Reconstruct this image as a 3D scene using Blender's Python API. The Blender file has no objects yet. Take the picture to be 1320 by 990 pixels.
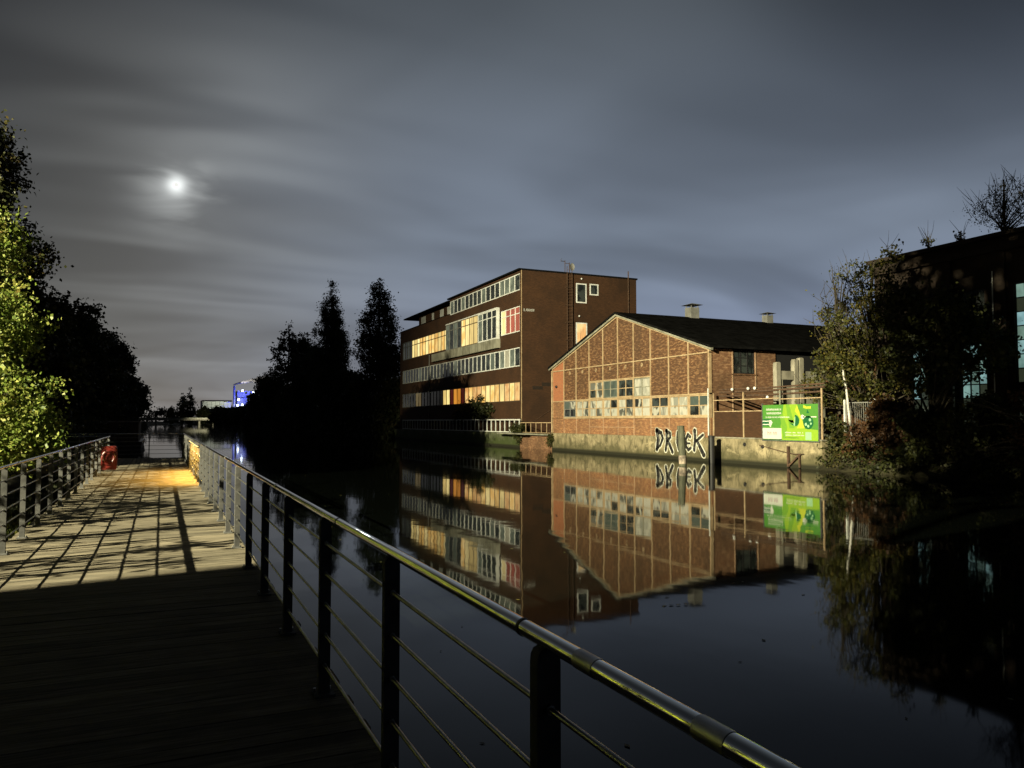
import bpy, math, random
import numpy as np
from mathutils import Vector, Matrix

random.seed(7)
RNG = np.random.default_rng(11)
R = math.radians
scene = bpy.context.scene
COL = scene.collection

# ------------------------------------------------------------------ camera
cam_data = bpy.data.cameras.new("camera")
cam_data.sensor_width = 36.0
cam_data.lens = 36.0 * 1000.0 / 1320.0
cam_data.clip_start = 0.05
cam_data.clip_end = 9000.0
camera = bpy.data.objects.new("camera", cam_data)
COL.objects.link(camera)
camera.location = (0.0, 0.0, 2.7)
YAW, PITCH = math.atan2(451, 1000), math.atan2(48, 1000)
camera.rotation_euler = (math.pi / 2 + PITCH, 0.0, -YAW)
scene.camera = camera

scene.view_settings.view_transform = 'Standard'
scene.view_settings.look = 'None'
scene.view_settings.exposure = 0.0
scene.view_settings.gamma = 1.0
scene.cycles.use_denoising = True
try:
    scene.cycles.denoiser = 'OPENIMAGEDENOISE'
except Exception:
    pass
scene.cycles.max_bounces = 6
scene.cycles.diffuse_bounces = 2
scene.cycles.glossy_bounces = 3
scene.cycles.transmission_bounces = 3
scene.cycles.transparent_max_bounces = 6
scene.cycles.sample_clamp_indirect = 3.0

# ------------------------------------------------------------------ sky (moonlit, thin drifting cloud)
MOON_DIR = Vector((0.010, 0.962, 0.272)).normalized()
MOON_EL = math.asin(MOON_DIR.z)
MOON_AZ = math.atan2(MOON_DIR.x, MOON_DIR.y)

world = bpy.data.worlds.new("World")
scene.world = world
world.use_nodes = True
wn, wl = world.node_tree.nodes, world.node_tree.links
wn.clear()


def wnode(t, **kw):
    n = wn.new(t)
    for k, v in kw.items():
        setattr(n, k, v)
    return n


def wmath(op, a, b=None, clamp=False):
    n = wnode('ShaderNodeMath', operation=op, use_clamp=clamp)
    for i, v in enumerate((a, b)):
        if v is None:
            continue
        if isinstance(v, (int, float)):
            n.inputs[i].default_value = v
        else:
            wl.new(v, n.inputs[i])
    return n.outputs[0]


def wmix(fac, a, b, blend='MIX'):
    n = wnode('ShaderNodeMix', data_type='RGBA', blend_type=blend)
    n.clamp_factor = True
    for s, v in ((n.inputs[0], fac), (n.inputs[6], a), (n.inputs[7], b)):
        if isinstance(v, (int, float)):
            s.default_value = v
        elif isinstance(v, tuple):
            s.default_value = v + (1.0,) if len(v) == 3 else v
        else:
            wl.new(v, s)
    return n.outputs[2]


def wrange(v, a, b, c=0.0, d=1.0, smooth=True):
    n = wnode('ShaderNodeMapRange')
    n.interpolation_type = 'SMOOTHSTEP' if smooth else 'LINEAR'
    wl.new(v, n.inputs[0])
    for i, x in enumerate((a, b, c, d)):
        n.inputs[i + 1].default_value = x
    return n.outputs[0]


tc = wnode('ShaderNodeTexCoord')
sep = wnode('ShaderNodeSeparateXYZ')
wl.new(tc.outputs['Generated'], sep.inputs[0])
X, Y, Z = sep.outputs
zc = wmath('MAXIMUM', Z, 0.0)
# clear night sky between the clouds, scattered moonlight
nish = wnode('ShaderNodeTexSky')
nish.sky_type = 'NISHITA'
nish.sun_disc = False
nish.sun_elevation = MOON_EL
nish.sun_rotation = MOON_AZ
nish.air_density = 1.0
nish.dust_density = 1.0
nish.ozone_density = 2.0
# cloud deck lit from below by the town and from above by the moon
az = wrange(X, -0.15, 0.75)
low = wmix(az, (0.132, 0.137, 0.140), (0.215, 0.262, 0.390))
azl = wrange(X, -0.12, 0.42)
mid = wmix(azl, (0.058, 0.063, 0.067), (0.168, 0.203, 0.262))
high = wmix(wrange(X, -0.22, 0.30), (0.018, 0.020, 0.023), (0.068, 0.080, 0.094))
high = wmix(wrange(X, 0.45, 0.85), high, (0.022, 0.027, 0.036))
deck_col = wmix(wrange(zc, 0.0, 0.24), low, mid)
deck_col = wmix(wrange(zc, 0.17, 0.50), deck_col, high)
deck_col = wmix(wrange(zc, 0.42, 0.9), deck_col, (0.012, 0.014, 0.016))
# the cloud is brightest on the moon's side of the sky
fd = wnode('ShaderNodeVectorMath', operation='DOT_PRODUCT')
wl.new(tc.outputs['Generated'], fd.inputs[0])
fd.inputs[1].default_value = (0.30, 0.954, 0.0)
side = wrange(fd.outputs['Value'], -0.25, 0.75, 0.22, 1.0)
# drifting streaks
den = wmath('ADD', zc, 0.16)
cx = wmath('DIVIDE', X, den)
cy = wmath('DIVIDE', Y, den)
comb = wnode('ShaderNodeCombineXYZ')
wl.new(cx, comb.inputs[0])
wl.new(cy, comb.inputs[1])
mp = wnode('ShaderNodeMapping')
mp.inputs['Rotation'].default_value = (0, 0, R(52))
mp.inputs['Scale'].default_value = (0.75, 0.85, 1.0)
mp.inputs['Location'].default_value = (3.1, 0.4, 0)
wl.new(comb.outputs[0], mp.inputs[0])
n1 = wnode('ShaderNodeTexNoise')
n1.inputs['Scale'].default_value = 0.95
n1.inputs['Detail'].default_value = 3.0
n1.inputs['Roughness'].default_value = 0.5
n1.inputs['Distortion'].default_value = 0.6
wl.new(mp.outputs[0], n1.inputs['Vector'])
mp2 = wnode('ShaderNodeMapping')
mp2.inputs['Rotation'].default_value = (0, 0, R(-18))
mp2.inputs['Scale'].default_value = (0.5, 1.7, 1.0)
wl.new(comb.outputs[0], mp2.inputs[0])
n2 = wnode('ShaderNodeTexNoise')
n2.inputs['Scale'].default_value = 1.3
n2.inputs['Detail'].default_value = 2.0
n2.inputs['Distortion'].default_value = 0.35
wl.new(mp2.outputs[0], n2.inputs['Vector'])
c1 = wrange(n1.outputs[0], 0.35, 0.66, 0.78, 1.24)
c2 = wrange(n2.outputs[0], 0.38, 0.70, 0.95, 1.09)
cloud = wmath('MULTIPLY', wmath('MULTIPLY', c1, c2), side)
# the moon's light in the cloud
dn = wnode('ShaderNodeVectorMath', operation='DOT_PRODUCT')
wl.new(tc.outputs['Generated'], dn.inputs[0])
dn.inputs[1].default_value = MOON_DIR
md = wmath('MAXIMUM', dn.outputs['Value'], 0.0)
g1 = wmath('MULTIPLY', wmath('POWER', md, 22000.0), 0.8)
g2 = wmath('MULTIPLY', wmath('POWER', md, 1400.0), 0.21)
g3 = wmath('MULTIPLY', wmath('POWER', md, 60.0), 0.065)
n3 = wnode('ShaderNodeTexNoise')
n3.inputs['Scale'].default_value = 1.0
n3.inputs['Detail'].default_value = 3.0
n3.inputs['Roughness'].default_value = 0.45
n3.inputs['Distortion'].default_value = 0.5
mp3 = wnode('ShaderNodeMapping')
mp3.inputs['Scale'].default_value = (11.0, 11.0, 34.0)
mp3.inputs['Rotation'].default_value = (0, R(-20), 0)
wl.new(tc.outputs['Generated'], mp3.inputs[0])
wl.new(mp3.outputs[0], n3.inputs['Vector'])
c3 = wrange(n3.outputs[0], 0.34, 0.66, 0.30, 1.6)
glow = wmath('ADD', wmath('ADD', wmath('MULTIPLY', g2, c3), wmath('MULTIPLY', g3, wmath('MULTIPLY', cloud, wrange(n2.outputs[0], 0.40, 0.66, 0.35, 1.75)))), g1)
gcol = wnode('ShaderNodeVectorMath', operation='SCALE')
gcol.inputs[0].default_value = (0.96, 1.0, 0.98)
wl.new(glow, gcol.inputs['Scale'])
dcol = wnode('ShaderNodeVectorMath', operation='SCALE')
wl.new(deck_col, dcol.inputs[0])
wl.new(cloud, dcol.inputs['Scale'])
nsc = wnode('ShaderNodeVectorMath', operation='SCALE')
wl.new(nish.outputs[0], nsc.inputs[0])
nsc.inputs['Scale'].default_value = 0.0012
a1 = wnode('ShaderNodeVectorMath', operation='ADD')
wl.new(dcol.outputs[0], a1.inputs[0])
wl.new(gcol.outputs[0], a1.inputs[1])
a2 = wnode('ShaderNodeVectorMath', operation='ADD')
wl.new(a1.outputs[0], a2.inputs[0])
wl.new(nsc.outputs[0], a2.inputs[1])
sc10 = wnode('ShaderNodeVectorMath', operation='SCALE')
wl.new(a2.outputs[0], sc10.inputs[0])
sc10.inputs['Scale'].default_value = 10.0
bg = wnode('ShaderNodeBackground')
bg.inputs['Strength'].default_value = 0.1
wl.new(sc10.outputs[0], bg.inputs['Color'])
wo = wnode('ShaderNodeOutputWorld')
wl.new(bg.outputs[0], wo.inputs['Surface'])

# moonlight
sun_d = bpy.data.lights.new("moonlight", 'SUN')
sun_d.energy = 0.02
sun_d.angle = R(0.5)
sun_d.color = (1.0, 0.97, 0.92)
sun = bpy.data.objects.new("moonlight", sun_d)
COL.objects.link(sun)
sun.rotation_euler = (-MOON_DIR).to_track_quat('-Z', 'Y').to_euler()

# floodlight on its mast on the left bank: the light that falls on the deck, the trees and the works opposite
FLOOD = Vector((-50.0, 0.0, 27.0))
fl = bpy.data.lights.new("floodlight_lamp", 'SPOT')
fl.energy = 1.14e6
fl.color = (1.0, 0.915, 0.61)
fl.spot_size = R(72)
fl.spot_blend = 0.6
fl.shadow_soft_size = 0.16
flo = bpy.data.objects.new("floodlight_lamp", fl)
COL.objects.link(flo)
flo.location = FLOOD
flo.rotation_euler = (Vector((24, 31, 0)) - FLOOD).to_track_quat('-Z', 'Y').to_euler()


# ------------------------------------------------------------------ mesh helpers
class MB:
    def __init__(s):
        s.v, s.f, s.sm = [], [], []

    def add(s, vs, fs, smooth=False):
        o = len(s.v)
        s.v += [tuple(p) for p in vs]
        s.f += [tuple(i + o for i in f) for f in fs]
        s.sm += [smooth] * len(fs)

    def box(s, x0, x1, y0, y1, z0, z1):
        if x0 > x1: x0, x1 = x1, x0
        if y0 > y1: y0, y1 = y1, y0
        if z0 > z1: z0, z1 = z1, z0
        s.add([(x0, y0, z0), (x1, y0, z0), (x1, y1, z0), (x0, y1, z0), (x0, y0, z1), (x1, y0, z1), (x1, y1, z1), (x0, y1, z1)],
              [(0, 3, 2, 1), (4, 5, 6, 7), (0, 1, 5, 4), (1, 2, 6, 5), (2, 3, 7, 6), (3, 0, 4, 7)])

    def obox(s, c, ax, ay, az_):
        c, ax, ay, az_ = map(Vector, (c, ax, ay, az_))
        vs = [c + i * ax + j * ay + k * az_ for k in (-1, 1) for j in (-1, 1) for i in (-1, 1)]
        s.add(vs, [(0, 2, 3, 1), (4, 5, 7, 6), (0, 1, 5, 4), (1, 3, 7, 5), (3, 2, 6, 7), (2, 0, 4, 6)])

    def bar(s, a, b, w, h=None, up=(0, 0, 1)):
        a, b = Vector(a), Vector(b)
        d = (b - a)
        L = d.length
        d.normalize()
        u = Vector(up)
        if abs(d.dot(u)) > 0.95: u = Vector((1, 0, 0))
        side = d.cross(u).normalized()
        up2 = side.cross(d).normalized()
        s.obox((a + b) / 2, d * L / 2, side * w / 2, up2 * (h or w) / 2)

    def tube(s, pts, rad, n=8, cap=True):
        pts = [Vector(p) for p in pts]
        if not isinstance(rad, (list, tuple)): rad = [rad] * len(pts)
        rings = []
        for i, p in enumerate(pts):
            d = (pts[min(i + 1, len(pts) - 1)] - pts[max(i - 1, 0)]).normalized()
            u = Vector((0, 0, 1)) if abs(d.z) < 0.92 else Vector((1, 0, 0))
            a = d.cross(u).normalized()
            b = a.cross(d).normalized()
            rings.append([p + (a * math.cos(t) + b * math.sin(t)) * rad[i] for t in [2 * math.pi * k / n for k in range(n)]])
        vs = [q for r_ in rings for q in r_]
        fs = []
        for i in range(len(pts) - 1):
            for k in range(n):
                k2 = (k + 1) % n
                fs.append((i * n + k, i * n + k2, (i + 1) * n + k2, (i + 1) * n + k))
        s.add(vs, fs, True)
        if cap:
            s.add(rings[0], [tuple(range(n))[::-1]])
            s.add(rings[-1], [tuple(range(n))])

    def prism(s, poly, ex):
        """poly: list of 3D points (planar), ex: extrusion vector"""
        n = len(poly)
        ex = Vector(ex)
        P = [Vector(p) for p in poly]
        s.add(P + [p + ex for p in P], [tuple(range(n))[::-1], tuple(range(n, 2 * n))] +
              [(i, (i + 1) % n, n + (i + 1) % n, n + i) for i in range(n)])

    def ball(s, c, r, nu=10, nv=6, sc=(1, 1, 1)):
        vs, fs = [], []
        for j in range(nv + 1):
            ph = math.pi * j / nv
            for i in range(nu):
                t = 2 * math.pi * i / nu
                vs.append((c[0] + r * sc[0] * math.sin(ph) * math.cos(t), c[1] + r * sc[1] * math.sin(ph) * math.sin(t), c[2] + r * sc[2] * math.cos(ph)))
        for j in range(nv):
            for i in range(nu):
                i2 = (i + 1) % nu
                fs.append((j * nu + i, (j + 1) * nu + i, (j + 1) * nu + i2, j * nu + i2))
        s.add(vs, fs, True)

    def mesh(s, name, m):
        me = bpy.data.meshes.new(name)
        me.from_pydata(s.v, [], s.f)
        me.polygons.foreach_set('use_smooth', s.sm)
        for mm in (m if isinstance(m, (list, tuple)) else [m]):
            me.materials.append(mm)
        me.update()
        return me

    def build(s, name, m, parent=None):
        return link(name, s.mesh(name, m), parent)


def link(name, me, parent=None):
    o = bpy.data.objects.new(name, me)
    COL.objects.link(o)
    if parent is not None:
        o.parent = parent
        o.matrix_parent_inverse = Matrix.Translation(-world_loc(parent))
    return o


def world_loc(o):
    # only translations are used on parents here
    l = Vector(o.location)
    return l if o.parent is None else l  # children meshes sit at the origin


def tag(o, label=None, cat=None, group=None, kind=None):
    if label: o['label'] = label
    if cat: o['category'] = cat
    if group: o['group'] = group
    if kind: o['kind'] = kind
    return o


def empty(name, loc, label, cat, group=None):
    o = bpy.data.objects.new(name, None)
    COL.objects.link(o)
    o.location = loc
    o.empty_display_size = 0.3
    return tag(o, label, cat, group)


def struct(o):
    o['kind'] = 'structure'
    return o


def inst(o, name, parent=None, loc=None):
    c = o.copy()
    c.name = name
    COL.objects.link(c)
    if parent is not None:
        c.parent = parent
        c.matrix_parent_inverse = Matrix.Translation(-world_loc(parent))
    if loc is not None:
        c.location = loc
    return c


# ------------------------------------------------------------------ materials
def new_mat(name):
    m = bpy.data.materials.new(name)
    m.use_nodes = True
    nt = m.node_tree
    return m, nt.nodes, nt.links, nt.nodes['Principled BSDF']


def mixc(nodes, links, fac, a, b, blend='MIX'):
    n = nodes.new('ShaderNodeMix')
    n.data_type = 'RGBA'
    n.blend_type = blend
    for s_, v in ((n.inputs[0], fac), (n.inputs[6], a), (n.inputs[7], b)):
        if isinstance(v, (int, float)):
            s_.default_value = v
        elif isinstance(v, tuple):
            s_.default_value = tuple(v[:3]) + (1.0,)
        else:
            links.new(v, s_)
    return n.outputs[2]


def noise(nodes, links, vec, scale, detail=4.0, rough=0.55, dist=0.0):
    n = nodes.new('ShaderNodeTexNoise')
    n.inputs['Scale'].default_value = scale
    n.inputs['Detail'].default_value = detail
    n.inputs['Roughness'].default_value = rough
    n.inputs['Distortion'].default_value = dist
    if vec is not None: links.new(vec, n.inputs['Vector'])
    return n.outputs[0]


def ramp(nodes, links, fac, stops):
    n = nodes.new('ShaderNodeValToRGB')
    e = n.color_ramp.elements
    while len(e) < len(stops): e.new(0.5)
    for el_, (p, c) in zip(e, stops):
        el_.position = p
        el_.color = (c, c, c, 1) if isinstance(c, (int, float)) else tuple(c[:3]) + (1,)
    links.new(fac, n.inputs[0])
    return n.outputs[0]


def mapping(nodes, links, vec, scale=(1, 1, 1), rot=(0, 0, 0), loc=(0, 0, 0)):
    n = nodes.new('ShaderNodeMapping')
    n.inputs['Scale'].default_value = scale
    n.inputs['Rotation'].default_value = rot
    n.inputs['Location'].default_value = loc
    links.new(vec, n.inputs['Vector'])
    return n.outputs[0]


def bump(nodes, links, h, strength, dist, bsdf):
    b = nodes.new('ShaderNodeBump')
    b.inputs['Strength'].default_value = strength
    b.inputs['Distance'].default_value = dist
    links.new(h, b.inputs['Height'])
    links.new(b.outputs[0], bsdf.inputs['Normal'])


def mat_noise(name, c1, c2, scale=3.0, rough=0.7, metal=0.0, bmp=0.3, bd=0.01, stretch=(1, 1, 1), lo=0.35, hi=0.65, spec=0.5, rvar=0.0):
    m, N, L, B = new_mat(name)
    t = N.new('ShaderNodeTexCoord')
    v = mapping(N, L, t.outputs['Object'], stretch)
    f = noise(N, L, v, scale, 6.0, 0.6)
    L.new(ramp(N, L, f, [(lo, c1), (hi, c2)]), B.inputs['Base Color'])
    B.inputs['Roughness'].default_value = rough
    B.inputs['Metallic'].default_value = metal
    B.inputs['Specular IOR Level'].default_value = spec
    if rvar:
        L.new(ramp(N, L, f, [(0.3, rough - rvar), (0.7, rough + rvar)]), B.inputs['Roughness'])
    if bmp: bump(N, L, f, bmp, bd, B)
    return m


def wall_uv(N, L):
    """(u,v) on vertical walls: u along the wall, v up"""
    t = N.new('ShaderNodeTexCoord')
    s = N.new('ShaderNodeSeparateXYZ')
    L.new(t.outputs['Object'], s.inputs[0])
    g = N.new('ShaderNodeNewGeometry')
    s2 = N.new('ShaderNodeSeparateXYZ')
    L.new(g.outputs['True Normal'], s2.inputs[0])
    ab = N.new('ShaderNodeMath'); ab.operation = 'ABSOLUTE'
    L.new(s2.outputs[0], ab.inputs[0])
    gt = N.new('ShaderNodeMath'); gt.operation = 'GREATER_THAN'
    L.new(ab.outputs[0], gt.inputs[0]); gt.inputs[1].default_value = 0.5
    mx = N.new('ShaderNodeMix'); mx.data_type = 'FLOAT'
    L.new(gt.outputs[0], mx.inputs[0]); L.new(s.outputs[0], mx.inputs[2]); L.new(s.outputs[1], mx.inputs[3])
    c = N.new('ShaderNodeCombineXYZ')
    L.new(mx.outputs[0], c.inputs[0]); L.new(s.outputs[2], c.inputs[1])
    return c.outputs[0], s.outputs[2]


def mat_brick(name, c1, c2, mortar, pale=None, pale_amt=0.0, bw=0.25, bh=0.075, rough=0.85, dirt=None, dirt_amt=0.5):
    m, N, L, B = new_mat(name)
    uv, zz = wall_uv(N, L)
    b = N.new('ShaderNodeTexBrick')
    b.inputs['Scale'].default_value = 1.0
    b.inputs['Brick Width'].default_value = bw
    b.inputs['Row Height'].default_value = bh
    b.inputs['Mortar Size'].default_value = 0.009
    b.inputs['Mortar Smooth'].default_value = 0.4
    b.inputs['Bias'].default_value = 0.0
    b.inputs['Color1'].default_value = tuple(c1) + (1,)
    b.inputs['Color2'].default_value = tuple(c2) + (1,)
    b.inputs['Mortar'].default_value = tuple(mortar) + (1,)
    L.new(uv, b.inputs['Vector'])
    col = b.outputs['Color']
    v2 = mapping(N, L, uv, (1.0, 2.9, 1.0))
    if pale:
        f = noise(N, L, v2, 2.6, 4.0, 0.7, 0.3)
        col = mixc(N, L, ramp(N, L, f, [(0.49, 0.0), (0.60, pale_amt)]), col, pale)
    f2 = noise(N, L, uv, 0.35, 6.0, 0.65, 0.3)
    if dirt:
        col = mixc(N, L, ramp(N, L, f2, [(0.40, 0.0), (0.66, dirt_amt)]), col, dirt)
    L.new(col, B.inputs['Base Color'])
    B.inputs['Roughness'].default_value = rough
    B.inputs['Specular IOR Level'].default_value = 0.25
    bump(N, L, b.outputs['Fac'], -0.5, 0.01, B)
    return m


def mat_leaf(name, stops, rough=0.55, transl=0.35):
    m, N, L, B = new_mat(name)
    g = N.new('ShaderNodeNewGeometry')
    r_ = g.outputs['Random Per Island']
    t = N.new('ShaderNodeTexCoord')
    f = noise(N, L, t.outputs['Object'], 0.55, 2.0)
    mm = N.new('ShaderNodeMath'); mm.operation = 'MULTIPLY_ADD'
    L.new(f, mm.inputs[0]); mm.inputs[1].default_value = 1.1
    ad = N.new('ShaderNodeMath'); ad.operation = 'MULTIPLY'
    L.new(r_, ad.inputs[0]); ad.inputs[1].default_value = 0.55
    sb = N.new('ShaderNodeMath'); sb.operation = 'SUBTRACT'
    L.new(ad.outputs[0], sb.inputs[0]); sb.inputs[1].default_value = 0.32
    L.new(sb.outputs[0], mm.inputs[2])
    col = ramp(N, L, mm.outputs[0], stops)
    L.new(col, B.inputs['Base Color'])
    B.inputs['Roughness'].default_value = rough
    B.inputs['Specular IOR Level'].default_value = 0.3
    tr = N.new('ShaderNodeBsdfTranslucent')
    L.new(col, tr.inputs[0])
    ms = N.new('ShaderNodeMixShader')
    ms.inputs[0].default_value = transl
    L.new(B.outputs[0], ms.inputs[1]); L.new(tr.outputs[0], ms.inputs[2])
    L.new(ms.outputs[0], N['Material Output'].inputs['Surface'])
    return m


def mat_lit(name, c, strength, curtain=0.5, scale=5.0, c2=None):
    """a lit window: light through curtains that hang in folds"""
    m, N, L, B = new_mat(name)
    uv, zz = wall_uv(N, L)
    v = mapping(N, L, uv, (scale, 0.35, 1))
    f = noise(N, L, v, 1.0, 3.0, 0.6)
    f2 = noise(N, L, uv, 0.8, 3.0, 0.5)
    lo = tuple(x * (1 - curtain * 0.62) for x in c)
    col = ramp(N, L, f, [(0.30, tuple(x * 0.72 for x in lo)), (0.44, lo), (0.60, c)])
    if c2: col = mixc(N, L, ramp(N, L, f2, [(0.42, 0.0), (0.58, 0.85)]), col, c2)
    o = N.new('ShaderNodeObjectInfo')
    col = mixc(N, L, 1.0, col, ramp(N, L, o.outputs['Random'], [(0.0, (0.75, 0.70, 0.62)), (0.5, (1.0, 1.0, 1.0)), (1.0, (1.2, 1.25, 1.45))]), 'MULTIPLY')
    L.new(col, B.inputs['Emission Color'])
    B.inputs['Emission Strength'].default_value = strength
    B.inputs['Base Color'].default_value = (0.05, 0.05, 0.05, 1)
    B.inputs['Roughness'].default_value = 0.12
    return m


def mat_pane(name, c1, c2, scale=1.6, rough=0.08):
    m, N, L, B = new_mat(name)
    uv, zz = wall_uv(N, L)
    f = noise(N, L, mapping(N, L, uv, (1.3, 0.7, 1)), scale, 2.0, 0.5, 0.8)
    o = N.new('ShaderNodeObjectInfo')
    mx = mixc(N, L, ramp(N, L, f, [(0.46, 0.0), (0.54, 1.0)]), c1, c2)
    mx = mixc(N, L, ramp(N, L, o.outputs['Random'], [(0.0, 0.0), (1.0, 0.6)]), mx, c1)
    L.new(mx, B.inputs['Base Color'])
    B.inputs['Roughness'].default_value = rough
    return m


def mat_plain(name, c, rough=0.6, metal=0.0, emit=None, es=0.0, spec=0.5):
    m, N, L, B = new_mat(name)
    t = N.new('ShaderNodeTexCoord')
    f = noise(N, L, t.outputs['Object'], 6.0, 5.0)
    L.new(mixc(N, L, ramp(N, L, f, [(0.3, 0.0), (0.7, 0.35)]), c, tuple(x * 0.62 for x in c)), B.inputs['Base Color'])
    B.inputs['Roughness'].default_value = rough
    B.inputs['Metallic'].default_value = metal
    B.inputs['Specular IOR Level'].default_value = spec
    if emit:
        B.inputs['Emission Color'].default_value = tuple(emit) + (1,)
        B.inputs['Emission Strength'].default_value = es
    return m


def mat_plank():
    m, N, L, B = new_mat('weathered_wood')
    t = N.new('ShaderNodeTexCoord')
    o = N.new('ShaderNodeObjectInfo')
    ofs = N.new('ShaderNodeVectorMath'); ofs.operation = 'ADD'
    sc = N.new('ShaderNodeVectorMath'); sc.operation = 'SCALE'
    sc.inputs[0].default_value = (17.0, 5.0, 3.0)
    L.new(o.outputs['Random'], sc.inputs['Scale'])
    L.new(t.outputs['Object'], ofs.inputs[0]); L.new(sc.outputs[0], ofs.inputs[1])
    v = mapping(N, L, ofs.outputs[0], (1.4, 22.0, 4.0))
    f = noise(N, L, v, 2.2, 7.0, 0.65, 0.3)
    f2 = noise(N, L, ofs.outputs[0], 1.3, 4.0, 0.6)
    col = ramp(N, L, f, [(0.30, (0.060, 0.053, 0.038)), (0.55, (0.160, 0.142, 0.106)), (0.75, (0.235, 0.212, 0.162))])
    col = mixc(N, L, ramp(N, L, f2, [(0.45, 0.0), (0.70, 0.55)]), col, (0.05, 0.045, 0.032))
    tint = ramp(N, L, o.outputs['Random'], [(0.0, (0.62, 0.62, 0.62)), (1.0, (1.05, 1.03, 1.0))])
    col = mixc(N, L, 1.0, col, tint, 'MULTIPLY')
    L.new(col, B.inputs['Base Color'])
    B.inputs['Roughness'].default_value = 0.85
    B.inputs['Specular IOR Level'].default_value = 0.04
    bump(N, L, f, 0.5, 0.004, B)
    return m


def mat_water():
    m, N, L, B = new_mat('canal_water')
    t = N.new('ShaderNodeTexCoord')
    B.inputs['Base Color'].default_value = (0.0012, 0.0016, 0.0012, 1)
    B.inputs['Roughness'].default_value = 0.035
    B.inputs['IOR'].default_value = 1.18
    v = mapping(N, L, t.outputs['Object'], (1.0, 0.6, 1.0))
    f = noise(N, L, v, 0.55, 3.0, 0.5)
    f2 = noise(N, L, t.outputs['Object'], 0.06, 2.0, 0.5)
    mu = N.new('ShaderNodeMath'); mu.operation = 'MULTIPLY'
    L.new(f, mu.inputs[0]); L.new(ramp(N, L, f2, [(0.4, 0.25), (0.65, 1.0)]), mu.inputs[1])
    bump(N, L, mu.outputs[0], 0.18, 0.05, B)
    return m


def mat_concrete(name, base, dark, moss, z0, z1, moss_amt=0.8):
    m, N, L, B = new_mat(name)
    uv, zz = wall_uv(N, L)
    f = noise(N, L, mapping(N, L, uv, (1, 0.5, 1)), 1.6, 8.0, 0.7, 0.4)
    f2 = noise(N, L, mapping(N, L, uv, (1.0, 0.25, 1)), 2.1, 5.0, 0.7)
    f3 = noise(N, L, uv, 0.42, 6.0, 0.7)
    col = ramp(N, L, f, [(0.36, dark), (0.56, base)])
    f4 = noise(N, L, mapping(N, L, uv, (1, 1.4, 1), (0, 0, 0), (5, 3, 0)), 0.9, 9.0, 0.75, 0.8)
    col = mixc(N, L, ramp(N, L, f4, [(0.54, 0.0), (0.60, 0.75)]), col, tuple(min(1, x * 1.5) for x in base))
    mm = N.new('ShaderNodeMapRange')
    L.new(zz, mm.inputs[0])
    mm.inputs[1].default_value = z0; mm.inputs[2].default_value = z1
    mm.inputs[3].default_value = 1.0; mm.inputs[4].default_value = 0.0
    a = N.new('ShaderNodeMath'); a.operation = 'MULTIPLY_ADD'
    L.new(f3, a.inputs[0]); a.inputs[1].default_value = 1.6
    s = N.new('ShaderNodeMath'); s.operation = 'MULTIPLY_ADD'
    L.new(mm.outputs[0], s.inputs[0]); s.inputs[1].default_value = 0.75; s.inputs[2].default_value = -0.75
    L.new(s.outputs[0], a.inputs[2])
    col = mixc(N, L, ramp(N, L, a.outputs[0], [(0.30, 0.0), (0.62, moss_amt)]), col, moss)
    col = mixc(N, L, ramp(N, L, f2, [(0.56, 0.0), (0.72, 0.6)]), col, dark)
    # wet, weedy band at the water line
    wb = N.new('ShaderNodeMapRange')
    L.new(zz, wb.inputs[0])
    wb.inputs[1].default_value = 0.16; wb.inputs[2].default_value = 0.34
    wb.inputs[3].default_value = 1.0; wb.inputs[4].default_value = 0.0
    col = mixc(N, L, wb.outputs[0], col, (0.018, 0.018, 0.010))
    L.new(col, B.inputs['Base Color'])
    B.inputs['Roughness'].default_value = 0.85
    B.inputs['Specular IOR Level'].default_value = 0.2
    bump(N, L, f, 0.5, 0.02, B)
    return m


M = {}
M['wood'] = mat_plank()
M['water'] = mat_water()
M['joist'] = mat_noise('dark_timber', (0.02, 0.018, 0.014), (0.05, 0.045, 0.035), 4.0, 0.8)
M['steel'] = mat_noise('brushed_steel', (0.64, 0.64, 0.61), (0.80, 0.80, 0.76), 14.0, 0.045, 1.0, 0.02, 0.001, (1, 0.05, 1))
M['wire'] = mat_noise('dull_steel_bar', (0.16, 0.16, 0.155), (0.28, 0.28, 0.27), 9.0, 0.36, 1.0, 0.05, 0.001)
M['satin'] = mat_noise('satin_steel', (0.30, 0.30, 0.29), (0.46, 0.46, 0.44), 9.0, 0.42, 1.0, 0.05, 0.001)
M['galv'] = mat_noise('galvanised_steel', (0.055, 0.055, 0.053), (0.10, 0.10, 0.096), 8.0, 0.75, 0.0, 0.05, 0.001, spec=0.06)
M['earth'] = mat_noise('bank_soil', (0.018, 0.016, 0.010), (0.045, 0.042, 0.022), 1.2, 0.95, 0, 0.6, 0.05, spec=0.1)
M['paving'] = mat_noise('yard_paving', (0.05, 0.05, 0.045), (0.09, 0.085, 0.075), 0.8, 0.9, spec=0.2)
M['bark'] = mat_noise('bark', (0.022, 0.018, 0.012), (0.065, 0.055, 0.040), 5.0, 0.9, 0, 0.6, 0.02, (3, 3, 0.6), spec=0.15)
M['birch'] = mat_noise('birch_bark', (0.30, 0.29, 0.25), (0.62, 0.60, 0.54), 6.0, 0.7, 0, 0.3, 0.01, (1, 1, 3.0))
M['brick_low'] = mat_brick('orange_brick', (0.245, 0.105, 0.048), (0.150, 0.062, 0.030), (0.22, 0.145, 0.085), (0.40, 0.215, 0.095), 0.75, dirt=(0.10, 0.06, 0.035), dirt_amt=0.6)
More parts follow.
